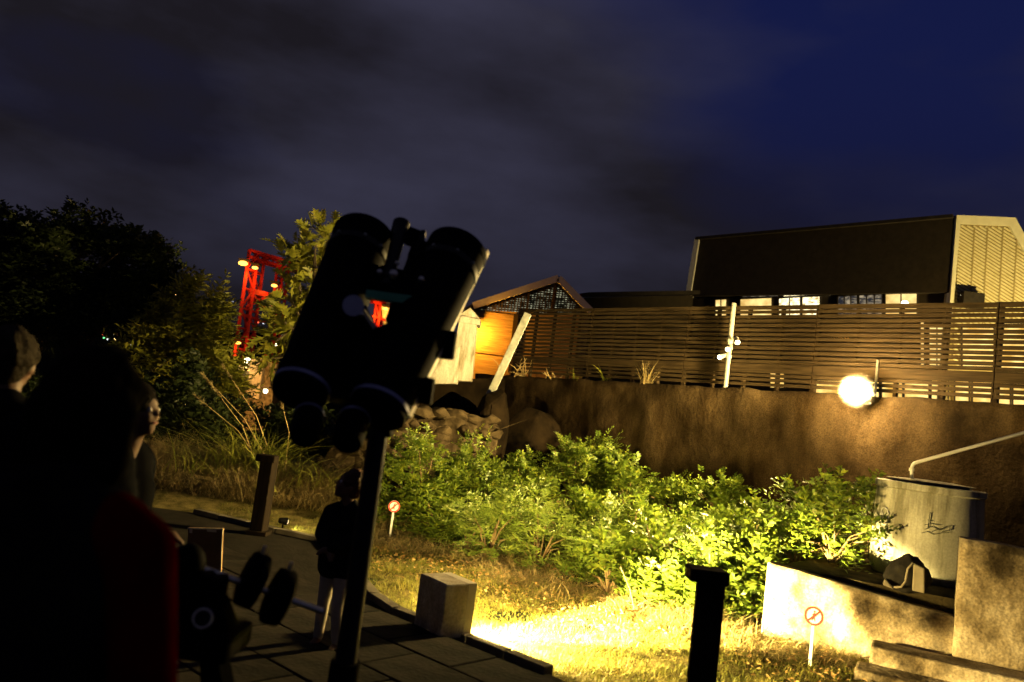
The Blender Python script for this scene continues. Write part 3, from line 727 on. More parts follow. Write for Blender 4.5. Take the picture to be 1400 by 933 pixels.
# gable lattice: dim lit interior behind slats
MB().slab([H(655, 424, .06), H(801, 430, .06), H(762, 392, .06)], (0, -1, 0), .1).build('gable_backing', 'gable_glow', hall)
la = MB(); tri = [Vector((650, 424.5)), Vector((803, 430.5)), Vector((762, 389))]
for k in range(0, 16):
    o_ = Vector((725, 388 + k * 2.9)); c = clip_line(o_, Vector((1, .06)).normalized(), tri)
    if c: d_ = Vector((1, .06)).normalized(); a, b = o_ + d_ * c[0], o_ + d_ * c[1]; la.beam(H(a.x, a.y, -.05), H(b.x, b.y, -.05), .04, .062)
for k in range(0, 40):
    o_ = Vector((650 + k * 4.2, 410)); d_ = Vector((-.14, 1)).normalized(); c = clip_line(o_, d_, tri)
    if c: a, b = o_ + d_ * c[0], o_ + d_ * c[1]; la.beam(H(a.x, a.y, -.09), H(b.x, b.y, -.09), .05, .05)
tag(la.build('gable_lattice', 'slat_wood', hall), kind='stuff')
for xx in (722, 757):
    o_ = Vector((xx, 410)); d_ = Vector((-.12, 1)).normalized(); c = clip_line(o_, d_, tri); a, b = o_ + d_ * c[0], o_ + d_ * c[1]
    MB().beam(H(a.x, a.y, -.14), H(b.x, b.y, -.14), .14, .1).build('gable_post', 'slat_wood', hall)
rf = MB()
ov = Vector((0, -.5, 0)); bk = Vector((-2.5, 12, .4))
def roofside(a, b):
    t = Vector((0, 0, .22)); rf.add([a + ov, b + ov, b + bk, a + bk, a + ov + t, b + ov + t, b + bk + t, a + bk + t], [(0, 1, 2, 3), (7, 6, 5, 4), (0, 4, 5, 1), (1, 5, 6, 2), (2, 6, 7, 3), (3, 7, 4, 0)])
roofside(el + (el - pk) * .03, pk); roofside(pk, er + (er - pk) * .03)
rf.build('roof', 'roof_dark', hall)
MB().beam(el + ov + Vector((0, -.06, .12)), pk + ov + Vector((0, -.06, .12)), .1, .3).build('barge_board', 'fascia', hall)
MB().beam(pk + ov + Vector((0, -.06, .12)), er + ov + Vector((0, -.06, .12)), .1, .3).build('barge_board', 'fascia', hall)
# upright posts and panel frames on the wall
for xx, y1, w in ((705, 430, .3), (792, 430, .12)):
    a, b = H(xx - 6, 510, -.1), H(xx + 2, y1, -.1); MB().beam(a, b, w, .14, up=Vector((0, 1, 0))).build('wall_post', 'dark_clad', hall)
# sodium lamp on the hall wall
sp = H(650, 447, -.75)
sod = thing('sodium_wall_lamp', 'orange sodium lamp fixed to the hall wall beside the pillar', 'lamp', sp)
MB().box(sp + Vector((0, .12, .16)), (.34, .4, .1)).build('hood', 'roof_dark', sod, bevel=.01)
MB().beam(sp + Vector((0, .3, .16)), sp + Vector((0, .74, .16)), .06, .06).build('arm', 'roof_dark', sod)
MB().sphere(sp + Vector((0, 0, .02)), .12, 12, 8).build('bulb', 'glow_sodium', sod, smooth=True)
lamp('sodium_light', 'POINT', sp + Vector((0, -.1, -.2)), 700, (1.0, .40, .03), sod, shadow_soft_size=.12)
# gable uplight on the terrace
up = GP(1400, 500, -9.0); up.z = 3.0
ul = thing('terrace_uplight', 'black floodlight on the terrace aimed at the pale gable', 'lamp', (up.x, up.y, 2.42))
MB().box(up + Vector((0, -.15, 0)), (.5, .3, .36)).build('housing', 'black_paint', ul, bevel=.02)
MB().beam((up.x, up.y - .15, 2.42), up + Vector((0, -.15, -.15)), .08, .08).build('stand', 'black_paint', ul)
MB().box(up + Vector((0, .01, 0)), (.42, .02, .28)).build('glass', 'glow_spot', ul)
lamp('gable_light', 'SPOT', up + Vector((0, .05, 0)), 18000, (1.0, .74, .24), ul, to=GP(1360, 365), spot_size=R(95), spot_blend=.6, shadow_soft_size=.2)

# ================================================================== LAMPS ON THE WALL
# bright globe floodlight on the retaining wall
gp = PL(1172, 535, wl_pt(0, -.30), wl_pt(1, -.30))
gl = thing('globe_lamp', 'dazzling round lamp glowing on the top of the retaining wall', 'lamp', gp - Vector((0, 0, .25)))
dfo = MB().sphere((0, 0, 0), .30, 32, 20).build('glare_volume', 'glare_halo', gl, smooth=True, local=True); dfo.location = gp - gl.location  # soft ball standing in for the glare around the bulb
MB().sphere(gp, .075, 20, 14).build('bulb', 'glow_globe', gl, smooth=True)
MB().cyl(gp + Vector((wback.x, wback.y, 0)) * .13, gp + Vector((wback.x, wback.y, 0)) * .21, .12, .07, n=20).build('socket', 'black_paint', gl, smooth='auto')
back3 = Vector((wback.x, wback.y, 0))
MB().beam(gp + back3 * .14 - Vector((0, 0, .12)), gp + back3 * .46 - Vector((0, 0, .12)), .05, .05).build('bracket', 'black_paint', gl)
fr_ = gp - back3 * .10
lamp('globe_light', 'POINT', gp - back3 * .12, 190, (1.0, .60, .16), gl, shadow_soft_size=.1)
lamp('globe_beam', 'SPOT', fr_, 9500, (1.0, .70, .24), gl, to=fr_ + Vector((-.96, .10, .14)), spot_size=R(138), spot_blend=.5, shadow_soft_size=.12)
MB().cyl(gp + back3 * .42 - Vector((0, 0, .2)), gp + back3 * .42 + Vector((0, 0, .46)), .018, n=8).build('rod', 'pale_metal', gl)
# pole with three small spotlights
pb = PL(992, 527, wl_pt(0, .05), wl_pt(1, .05)); pb.z = 2.5
ptop = PL(1003, 415, wl_pt(0, .05), wl_pt(1, .05))
pol = thing('spotlight_pole', 'pale post on the wall carrying three small spotlights', 'lamp post', pb)
MB().cyl(pb, Vector((pb.x, pb.y, ptop.z)), .038, n=12).build('pole', 'pale_metal', pol, smooth='auto')
LAMPS = []
for (px, py_, dx) in ((1008, 467, 1), (996, 477, 0), (985.5, 488, -1)):
    c = PL(px, py_, wl_pt(0, -.10), wl_pt(1, -.10)); ax = Vector((pb.x, pb.y, c.z + .02))
    aim = Vector((-.55 + .5 * dx, -.75, -.55)).normalized()
    head = MB().cyl(c - aim * .10, c + aim * .03, .03, .042, n=14).build('spot_head', 'pale_metal', pol, smooth='auto')
    MB().cyl(c + aim * .031, c + aim * .036, .034, n=14).build('lens', 'glow_spot', head)
    MB().tube([ax, ax.lerp(c - aim * .1, .5) + Vector((0, 0, .03)), c - aim * .1], .013).build('bracket', 'pale_metal', pol)
    MB().cyl(Vector((pb.x, pb.y, c.z - .0)), Vector((pb.x, pb.y, c.z + .05)), .05, n=12).build('clamp', 'pale_metal', pol)
    lamp('spot_light', 'SPOT', c + aim * .06, 16, (1.0, .84, .5), pol, to=c + aim, spot_size=R(95), spot_blend=.7, shadow_soft_size=.04)

# ================================================================== GROUND FLOODLIGHT (main light)
fc = G(588, 884); faz = R(38)
fx = Vector((math.cos(faz), math.sin(faz), 0)); fy = Vector((-fx.y, fx.x, 0)); fz = Vector((0, 0, 1))
Rm = Matrix((fx, fy, fz)).transposed()
fl = thing('ground_floodlight', 'grey box floodlight on the path edge throwing a bright beam over the lawn', 'lamp', (fc.x + .06, fc.y + .14, .05))
fcen = Vector((fc.x + .06, fc.y + .14, .05))
hb = MB()
MB().box(fcen + fx * -.03 + fz * .21, (.21, .34, .38), Rm).build('housing', 'housing', fl, bevel=.012)
for off, size in (((.10, 0, .385), (.07, .34, .03)), ((.10, 0, .035), (.07, .34, .03)), ((.10, .155, .21), (.07, .03, .318)), ((.10, -.155, .21), (.07, .03, .318))):
    hb.box(fcen + fx * off[0] + fy * off[1] + fz * off[2], size, Rm)
hb.build('rim', 'housing_rim', fl)
MB().box(fcen + fx * .088 + fz * .21, (.012, .28, .3), Rm).build('glass', 'glow_flood', fl)
lamp('flood_spill', 'AREA', fcen + fx * .145 + fz * .21, 500, (1.0, .69, .21), fl, to=fcen + fx * .145 + fz * .21 + Vector((math.cos(R(48)), math.sin(R(48)), -.12)), shape='RECTANGLE', size=.28, size_y=.3)
baz = R(34.5); bd = Vector((math.cos(baz), math.sin(baz), -.14))
lamp('flood_beam', 'SPOT', fcen + fx * .15 + fz * .24, 21000, (1.0, .74, .26), fl, to=fcen + fx * .15 + fz * .24 + bd, spot_size=R(41), spot_blend=.2, shadow_soft_size=.09)

lamp('flood_near', 'SPOT', fcen + fx * .15 + fz * .26, 2600, (1.0, .74, .26), fl, to=fcen + fx * .15 + fz * .26 + Vector((math.cos(R(8)), math.sin(R(8)), -.95)), spot_size=R(104), spot_blend=.6, shadow_soft_size=.09)
# small spike spotlight near the left post
sp_ = G(385, 729)
sk = thing('spike_light', 'small spotlight on a spike lighting a patch of grass', 'lamp', (sp_.x, sp_.y, 0))
MB().cyl(sp_, sp_ + Vector((0, 0, .10)), .01, n=8).build('spike', 'black_paint', sk)
aim = Vector((.75, .55, -.12)).normalized(); c = sp_ + Vector((0, 0, .14))
hd = MB().cyl(c - aim * .05, c + aim * .04, .03, .045, n=14).build('head', 'black_paint', sk, smooth='auto')
MB().cyl(c + aim * .041, c + aim * .045, .036, n=14).build('lens', 'glow_spot', hd)
lamp('spike_beam', 'SPOT', c + aim * .07, 26, (1.0, .80, .30), sk, to=c + aim, spot_size=R(110), spot_blend=.6, shadow_soft_size=.03)

# ================================================================== BOLLARDS
def bollard(base, h, w, label, capdir):
    t = thing('wooden_bollard', label, 'bollard', base, group='dark timber bollards')
    b = Vector(base)
    MB().beam(b, b + Vector((0, 0, h)), w, w, up=Vector((.2, 1, 0))).build('post', 'bollard_wood', t, bevel=.012)
    MB().box(b + Vector((capdir * w * .19, 0, h + .012)), (w * 1.42, w * 1.18, .075)).build('cap', 'bollard_wood', t, bevel=.012)
    MB().box(b + Vector((0, 0, .02)), (w * 1.5, w * 1.5, .05)).build('foot', 'bollard_wood', t, bevel=.008)
tb = P(974, 778, 4.7); bollard((tb.x, tb.y, .0), tb.z - .05, .155, 'dark timber bollard standing in the lit grass before the low wall', -1)
gb_ = G(352, 737); bollard((gb_.x, gb_.y, .05), PL(366, 622, (gb_.x, gb_.y), (gb_.x + 1, gb_.y)).z - .1, .15, 'dark timber bollard beside the tall cane grass and spike light', -1)

# ================================================================== SIGNS
def sign(base, h, r, yaw, label, tilt=0.0):
    t = thing('keep_off_sign', label, 'sign', base, yaw)
    t.rotation_euler = (0, tilt, yaw)
    MB().box((0, .008, (h - r) / 2), (.026, .012, h - r)).build('stake', 'sign_white', t, local=True, bevel=.003)
    d = MB().cyl((0, .006, h), (0, 0, h), r, n=32).build('disc', 'sign_white', t, local=True)
    ring = MB(); n = 36
    for i in range(n):
        a, b = 2 * math.pi * i / n, 2 * math.pi * (i + 1) / n
        ri, ro = r * .76, r * .99
        pts = [(ri * math.cos(a), ri * math.sin(a)), (ro * math.cos(a), ro * math.sin(a)), (ro * math.cos(b), ro * math.sin(b)), (ri * math.cos(b), ri * math.sin(b))]
        ring.add([(x, -.004, h + z) for x, z in pts], [(0, 1, 2, 3)])
        ring.add([(x, 0.001, h + z) for x, z in pts], [(3, 2, 1, 0)])
    ring.build('ring', 'sign_red', d, local=True)
    q = math.sqrt(.5)
    fig = MB()
    fig.sphere((.06 * r, -.002, h + .46 * r), .11 * r, 10, 6, sq=(1, .15, 1))
    for a, b, w in (((.05, .32), (0, -.06), .20), ((0, -.04), (.16, -.5), .10), ((0, -.04), (-.16, -.48), .10), ((.05, .28), (.24, .02), .08), ((.05, .28), (-.18, .05), .08)):
        fig.beam((a[0] * r, -.0025, h + a[1] * r), (b[0] * r, -.0025, h + b[1] * r), .002, w * r, up=Vector((0, 0, 1)) if abs(a[0] - b[0]) > .1 else Vector((1, 0, 0)))
    fig.build('figure', 'sign_black', d, local=True)
    MB().beam((-.80 * q * r, -.0055, h - .80 * q * r), (.80 * q * r, -.0055, h + .80 * q * r), .003, .17 * r, up=Vector((-q, 0, q))).build('slash', 'sign_red', d, local=True)
s1 = G(1102, 907); sign((s1.x - .02, s1.y - .12, 0.0), .40, .076, R(-38), 'round no walking sign on a stake before the glaring low wall')
s2 = G(533, 735); sign((s2.x, s2.y, 0), .38, .072, R(14), 'round no walking sign on a stake beside the telescope column')

# ================================================================== TANK, PIPE, BAG
tc_ = P(1262, 790, 7.95); tz0 = .62
zt_ = P(1262, 660, 7.95).z
tr = .50
tk = thing('water_tank', 'round grey plastic water tank on the soil shelf behind the low wall', 'tank', (tc_.x, tc_.y, tz0))
H_ = zt_ - tz0
a, b = Vector((tc_.x, tc_.y, tz0)), Vector((tc_.x, tc_.y, zt_))
MB().lathe(a, b, [(0, tr * .90), (.03, tr * .95), (.10, tr * .99), (H_ * .3, tr * .985), (H_ * .6, tr * .972), (H_ - .09, tr * .95), (H_ - .075, tr * .985), (H_ - .02, tr * .985), (H_ - .015, tr * .95), (H_ - .012, tr * .5)], 56).build('body', 'tank', tk, smooth='auto')
MB().lathe(a, b, [(H_ - .05, tr * .5), (H_ + .015, tr * .80), (H_ + .03, tr * .3)], 40).build('lid', 'tank', tk, smooth='auto')
def tank_pt(px, py_, k=1.0):
    """point on the tank's side seen at a pixel"""
    d = ray(px, py_); ox, oy = CAM.x - tc_.x, CAM.y - tc_.y; rr = tr * k
    A_ = d.x ** 2 + d.y ** 2; B_ = 2 * (ox * d.x + oy * d.y); C_ = ox * ox + oy * oy - rr * rr; D_ = B_ * B_ - 4 * A_ * C_
    if D_ < 0: return None
    return CAM + d * ((-B_ - math.sqrt(D_)) / (2 * A_))
def scrawl(strokes, r_, name, m_, k=1.0):
    mb = MB()
    for st_ in strokes:
        pts = [p for p in (tank_pt(x, y, k) for x, y in st_) if p]
        if len(pts) > 1: mb.tube(pts, r_, 4)
    if mb.v: mb.build(name, m_, tk)
scrawl([[(1264, 718), (1272, 716), (1284, 718)], [(1272, 700), (1270, 712), (1269, 722)], [(1264, 724), (1274, 720), (1284, 725), (1294, 720), (1300, 719), (1298, 725), (1288, 727)],
        [(1260, 729), (1268, 727), (1276, 731), (1286, 729), (1298, 728)], [(1268, 711), (1275, 713)], [(1274, 727), (1284, 723)]], .004, 'lettering', 'mark_dark')
scrawl([[(1209 + 5.5 * math.cos(t), 706 + 12 * math.sin(t)) for t in np.linspace(0, 6.3, 18)], [(1204, 711), (1206, 700), (1208, 710), (1210, 702)]], .006, 'emblem', 'mark_white')
pp = thing('water_pipe', 'pale pipe rising from the tank lid and sloping up along the wall', 'pipe', (tc_.x, tc_.y, zt_))
e0 = P(1247, 662, 7.9); e1 = P(1247, 634, 7.9); e2 = P(1400, 592, 7.5); e2 = e1 + (e2 - e1) * 1.6
d1 = (e2 - e1).normalized()
MB().tube([e0, e1 - Vector((0, 0, .05)), e1 - Vector((0, 0, .02)) + d1 * .006, e1 + d1 * .02 + Vector((0, 0, -.004)), e1 + d1 * .06, e2], .017, 12).build('tube', 'pipe', pp, smooth=True)
MB().cyl(e1 - Vector((0, 0, .075)), e1 - Vector((0, 0, .045)), .025, n=12).build('coupling', 'pipe', pp)
# bag slumped behind the low wall top
bgp = PL(1243, 803, lw(0, .12), lw(1, .12)); bgx = thing('shoulder_bag', 'dark slumped shoulder bag with pale straps lying on the low wall', 'bag', (bgp.x, bgp.y, bgp.z))
bb = MB().sphere((0, 0, 0), 1, 28, 18); vs_ = []
for p in bb.v:
    p = Vector(p); k = 1 + .16 * mnoise.noise(p * 2.2) + .06 * mnoise.noise(p * 6)
    vs_.append(Vector((p.x * .19 * (1 - .25 * p.z), p.y * .11, p.z * .16)) * k + bgp + Vector((.02, .07, .10)))
bb.v = [tuple(v) for v in vs_]; bb.build('sack', 'bag', bgx, smooth=True)
def bagpt(px, py_, off=.0): return PL(px, py_, lw(0, off), lw(1, off))
MB().tube([bagpt(1222, 803, .02), bagpt(1232, 803, .0), bagpt(1238, 795, .0), bagpt(1241, 778, .0), bagpt(1248, 770, .0)], [.009] * 5, 6).build('strap', 'strap', bgx, smooth=True)
MB().slab([bagpt(1247, 808, -.01), bagpt(1264, 812, -.01), bagpt(1264, 778, .0), bagpt(1249, 770, .0)], lback * -1, .05).build('pocket', 'strap', bgx, bevel=.01)
MB().slab([bagpt(1207, 800, -.0), bagpt(1222, 806, -.0), bagpt(1214, 796, .02), bagpt(1209, 792, .02)], lback * -1, .06).build('flap', 'strap', bgx, bevel=.006)

# ================================================================== BROWN BOARD by the path
b0 = G(281, 806)
bp_ = thing('brown_panel', 'small brown panel with shiny taped edges standing on the path', 'panel', (b0.x, b0.y, .05))
A2, B2 = (b0.x, b0.y), (b0.x + 1, b0.y + .12)
bpn = Vector((.12, -1, 0)).normalized(); BQ = lambda px, py_, o_=0: PL(px, py_, A2, B2) + bpn * o_
MB().slab([BQ(254, 806), BQ(301, 809), BQ(305, 723), BQ(257, 722)], bpn, .04).build('board', 'brown_board', bp_)
MB().beam(BQ(257, 722.5, .004), BQ(305, 723.5, .004), .008, .012).build('edge_tape', 'board_edge', bp_)
MB().beam(BQ(304.5, 723.5, .004), BQ(300.5, 806, .004), .012, .008).build('edge_tape', 'board_edge', bp_)
MB().slab([BQ(259, 729, .004), BQ(263, 729, .004), BQ(263, 723, .004), BQ(259, 723, .004)], bpn, .003).build('tape', 'board_edge', bp_)
MB().slab([BQ(283, 727, .004), BQ(296, 728, .004), BQ(296, 725, .004), BQ(283, 724, .004)], bpn, .003).build('tape', 'board_edge', bp_)

# ================================================================== BINOCULAR TELESCOPE
TD0, TD1 = 2.85, 3.35      # depth of eyepiece end and sky end
cb = P(518, 585, 3.0)
tel = thing('binocular_telescope', 'big black twin tube telescope tilted skyward on a dark column', 'telescope', (cb.x, cb.y, .05))
def tube_part(pt_, rt_, pb_, rb_, nm):
    a, b = P(*pb_, TD0), P(*pt_, TD1); L = (b - a).length; ra, rb = rb_ * TD0 / FPX, rt_ * TD1 / FPX
    t = MB().lathe(a, b, [(.0, ra * .82), (.012, ra * .98), (.05, ra), (L * .5, (ra + rb) / 2), (L - .03, rb), (L - .03 + .0, rb * 1.02), (L, rb * 1.02), (L, rb * .9), (L - .25, rb * .88)], 40).build('tube', 'black_paint', tel, smooth='auto')
    d = (b - a).normalized()
    MB().lathe(a, b, [(.035, ra * .9), (.037, ra * 1.035), (.052, ra * 1.035), (.054, ra * .9)], 40).build('rim_band', 'rim_blue', t, smooth='auto')
    return a, b, d, ra, rb
a1, b1, d1_, ra1, rb1 = tube_part((498, 324), 42, (407, 543), 39, 'l')
a2, b2, d2_, ra2, rb2 = tube_part((625, 343), 42, (513, 568), 41, 'r')
TQ = lambda px, py_, t: P(px, py_, TD0 + (TD1 - TD0) * t)
# cradle plates joining the tubes
MB().slab([TQ(400, 530, .05), TQ(515, 555, .05), TQ(580, 457, .40), TQ(440, 450, .40)], (0, -1, .3), .10).build('cradle', 'black_paint', tel, bevel=.01)
MB().slab([TQ(505, 452, .38), TQ(575, 470, .38), TQ(590, 425, .5), TQ(573, 420, .5)], (0, -1, .3), .05).build('cradle_arm', 'black_paint', tel, bevel=.006)
MB().slab([TQ(455, 455, .38), TQ(518, 458, .38), TQ(505, 428, .5), TQ(494, 400, .55)], (0, -1, .3), .05).build('cradle_arm', 'black_paint', tel, bevel=.006)
# second slim tube beside the right barrel, knobs and bolts
MB().lathe(TQ(541, 440, .40), TQ(585, 322, .98), [(0, .04), (.2, .045), (.34, .046), (.36, .050), (.42, .050), (.422, .04)], 28).build('guide_tube', 'black_paint', tel, smooth='auto')
MB().slab([TQ(512, 402, .56), TQ(560, 412, .56), TQ(568, 372, .70), TQ(520, 362, .70)], (0, -1, .3), .03).build('dovetail_plate', 'black_paint', tel, bevel=.004)
for (A_, B_, rr_) in ((a1, b1, rb1), (a2, b2, rb2)):
    L_ = (B_ - A_).length
    MB().lathe(A_, B_, [(L_ * .84, rr_ * .9), (L_ * .841, rr_ * 1.01), (L_ * .875, rr_ * 1.01), (L_ * .876, rr_ * .9)], 36).build('tube_ring', 'black_satin', tel, smooth='auto')
    d_ = (B_ - A_).normalized(); u2 = d_.cross(Vector((0, 1, 0))).normalized(); w3 = (CAM - A_).normalized()
    for q_ in (-.7, 0, .7):
        e3 = (w3 + u2 * q_); e3 = (e3 - d_ * e3.dot(d_)).normalized(); c_ = A_ + d_ * (L_ * .858) + e3 * rr_ * 1.0
        MB().cyl(c_, c_ + e3 * .014, .007, n=8).build('bolt', 'grey_metal', tel)
# finder tube and struts in the gap
MB().cyl(TQ(527, 392, .55), TQ(548, 312, .95), .024, .03, n=18).build('finder', 'black_satin', tel, smooth='auto')
MB().cyl(TQ(546, 318, .95), TQ(549, 305, 1.0), .037, n=18).build('finder_hood', 'black_satin', tel, smooth='auto')
MB().beam(TQ(560, 395, .6), TQ(579, 318, .95), .02, .03).build('strut', 'black_satin', tel)
MB().beam(TQ(556, 322, .92), TQ(572, 328, .92), .05, .075).build('finder_clamp', 'black_paint', tel, bevel=.006)
MB().beam(TQ(512, 385, .6), TQ(562, 398, .6), .06, .07).build('cross_plate', 'black_paint', tel, bevel=.006)
MB().beam(TQ(501, 403, .42), TQ(567, 412, .42), .045, .034).build('green_bracket', 'green_paint', tel, bevel=.004)
MB().beam(TQ(566, 412, .5), TQ(553, 447, .4), .022, .022).build('bracket_leg', 'grey_metal', tel)
MB().beam(TQ(497, 425, .46), TQ(513, 449, .4), .014, .014).build('bracket_leg', 'rail', tel)
ax_ = (CAM - TQ(483, 418, .3)).normalized()
c = P(483, 418, 2.86); MB().cyl(c, c + ax_ * .02, .038, n=28).build('blue_cap', 'cap_blue', tel, smooth='auto')
for px, py_, r_ in ((519, 372, .011), (538, 375, .018), (543, 360, .009), (494, 430, .010), (576, 382, .012)):
    c = P(px, py_, 2.98); MB().sphere(c, r_, 12, 8).build('knob', 'bright_steel', tel, smooth=True)
# eyepiece ends
for p0, p1, r_ in (((424, 562), (416, 597), 20), ((487, 566), (474, 606), 21)):
    a, b = P(*p0, TD0 + .02), P(*p1, TD0 - .1); rr = r_ * TD0 / FPX
    e_ = MB().lathe(a, b, [(0, rr), ((b - a).length * .8, rr), ((b - a).length, rr * .9)], 28).build('eyepiece', 'black_paint', tel, smooth='auto')
    MB().lathe(a, b, [(.02, rr * .9), (.022, rr * 1.03), (.034, rr * 1.03), (.036, rr * .9)], 28).build('ring', 'rim_blue', e_, smooth='auto')
# pale rail along the outer side of the right tube, with clamp blocks
ra_, rb_ = P(558, 570, TD0 + .06), P(666, 343, TD1 + .02)
MB().beam(ra_, rb_, .016, .03).build('side_rail', 'rail', tel, bevel=.003)
MB().box(P(612, 472, 3.12), (.06, .08, .11)).build('clamp_block', 'black_paint', tel, bevel=.008)
MB().box(P(583, 535, 2.98), (.05, .08, .1)).build('clamp_block', 'black_paint', tel, bevel=.008)
# mount fork and column
MB().beam(P(512, 540, 3.02), P(519, 600, 3.02), .10, .09, up=Vector((0, 1, 0))).build('mount_head', 'black_paint', tel, bevel=.01)
MB().lathe((cb.x, cb.y, .05), (cb.x, cb.y, cb.z), [(0, .11), (.03, .11), (.05, .05), (.40, .040), (cb.z - .08, .036), (cb.z - .05, .036)], 28).build('column', 'black_satin', tel, smooth='auto')
MB().cyl((cb.x, cb.y, .60), (cb.x, cb.y, .70), .055, n=24).build('collar', 'black_paint', tel, smooth='auto')
for k in range(3):
    t = R(90 + 120 * k); MB().beam((cb.x + .04 * math.cos(t), cb.y + .04 * math.sin(t), .55), (cb.x + .55 * math.cos(t), cb.y + .55 * math.sin(t), .07), .045, .06).build('leg', 'black_paint', tel, bevel=.006)

# ================================================================== SECOND MOUNT with counterweights
MD = 2.55
mh = P(262, 800, MD)
em = thing('equatorial_mount', 'dark tripod mount with steel bar carrying two round counterweights', 'telescope mount', (mh.x, mh.y, .05))
sa, sb2 = P(250, 768, MD), P(441, 836, MD + .15)
MB().cyl(sa, sb2, .010, n=12).build('counterweight_bar', 'bright_steel', em, smooth='auto')
bd_ = (sb2 - sa).normalized()
for px, py_, r_ in ((345, 793, .088), (381, 816, .090)):
    c = P(px, py_, MD + .08)
    w_ = MB().lathe(c - bd_ * .035, c + bd_ * .035, [(0, r_ * .75), (.008, r_ * .95), (.02, r_), (.05, r_), (.062, r_ * .95), (.07, r_ * .75)], 32).build('counterweight', 'black_paint', em, smooth='auto')
    MB().cyl(c + Vector((.02, 0, r_ - .01)), c + Vector((.025, 0, r_ + .022)), .007, n=8).build('thumb_screw', 'bright_steel', w_)
MB().sphere(P(256, 772, MD), .055, 20, 12, sq=(1, 1, 1.2)).build('declination_head', 'black_paint', em, smooth=True)
MB().beam(P(262, 790, MD), P(300, 880, MD), .13, .12, up=Vector((0, 1, 0))).build('body', 'black_paint', em, bevel=.02)
ac = P(277, 846, MD - .12); axd = (CAM - ac).normalized()
MB().lathe(ac, ac + axd, [(0, .034), (.02, .034), (.03, .030), (.03, .022)], 28).build('polar_scope', 'black_satin', em, smooth='auto')
rg = MB(); u_ = axd.orthogonal().normalized(); w2 = axd.cross(u_)
rg.tube([ac + axd * .031 + (u_ * math.cos(t) + w2 * math.sin(t)) * .026 for t in np.linspace(0, 2 * math.pi, 28)], .0035, 6); rg.build('polar_ring', 'bright_steel', em, smooth=True)
MB().beam(Vector((mh.x + .05, mh.y, .9)), Vector((mh.x + .05, mh.y, .8)) + Vector((0, 0, .25)), .10, .10).build('neck', 'black_paint', em, bevel=.01)
MB().box((mh.x + .05, mh.y, .86), (.26, .24, .08)).build('tripod_head', 'black_paint', em, bevel=.02)
for k in range(3):
    t = R(-30 + 120 * k); MB().beam((mh.x + .05 + .08 * math.cos(t), mh.y + .08 * math.sin(t), .85), (mh.x + .05 + .5 * math.cos(t), mh.y + .5 * math.sin(t), .06), .045, .045).build('leg', 'black_paint', em)

# ================================================================== PEOPLE
def fuse(mb, name, material, parent, voxel, smooth_it=4):
    o = mb.build(name, material, None)
    md = o.modifiers.new('r', 'REMESH'); md.mode = 'VOXEL'; md.voxel_size = voxel; md.use_smooth_shade = True
    ms = o.modifiers.new('s', 'SMOOTH'); ms.iterations = smooth_it; ms.factor = .5
    bpy.context.view_layer.update()
    dg = bpy.context.evaluated_depsgraph_get(); me = bpy.data.meshes.new_from_object(o.evaluated_get(dg))
    o.modifiers.clear(); old = o.data; o.data = me; bpy.data.meshes.remove(old); me.name = name
    if not me.materials: me.materials.append(MATS[material])
    for p in me.polygons: p.use_smooth = True
    if parent is not None:
        loc = o.location.copy(); o.parent = parent
        M_ = (parent.matrix_basis).inverted() @ Matrix.Translation(loc); me.transform(M_); o.location = (0, 0, 0)
    return o
def caps(mb, pts):
    """chain of tapered capsules [(point, radius), ...]"""
    for (a, ra), (b, rb) in zip(pts[:-1], pts[1:]):
        a, b = Vector(a), Vector(b)
        if (a - b).length > 1e-4: mb.cyl(a, b, ra, rb, n=14)
        mb.sphere(a, ra, 14, 10); mb.sphere(b, rb, 14, 10)
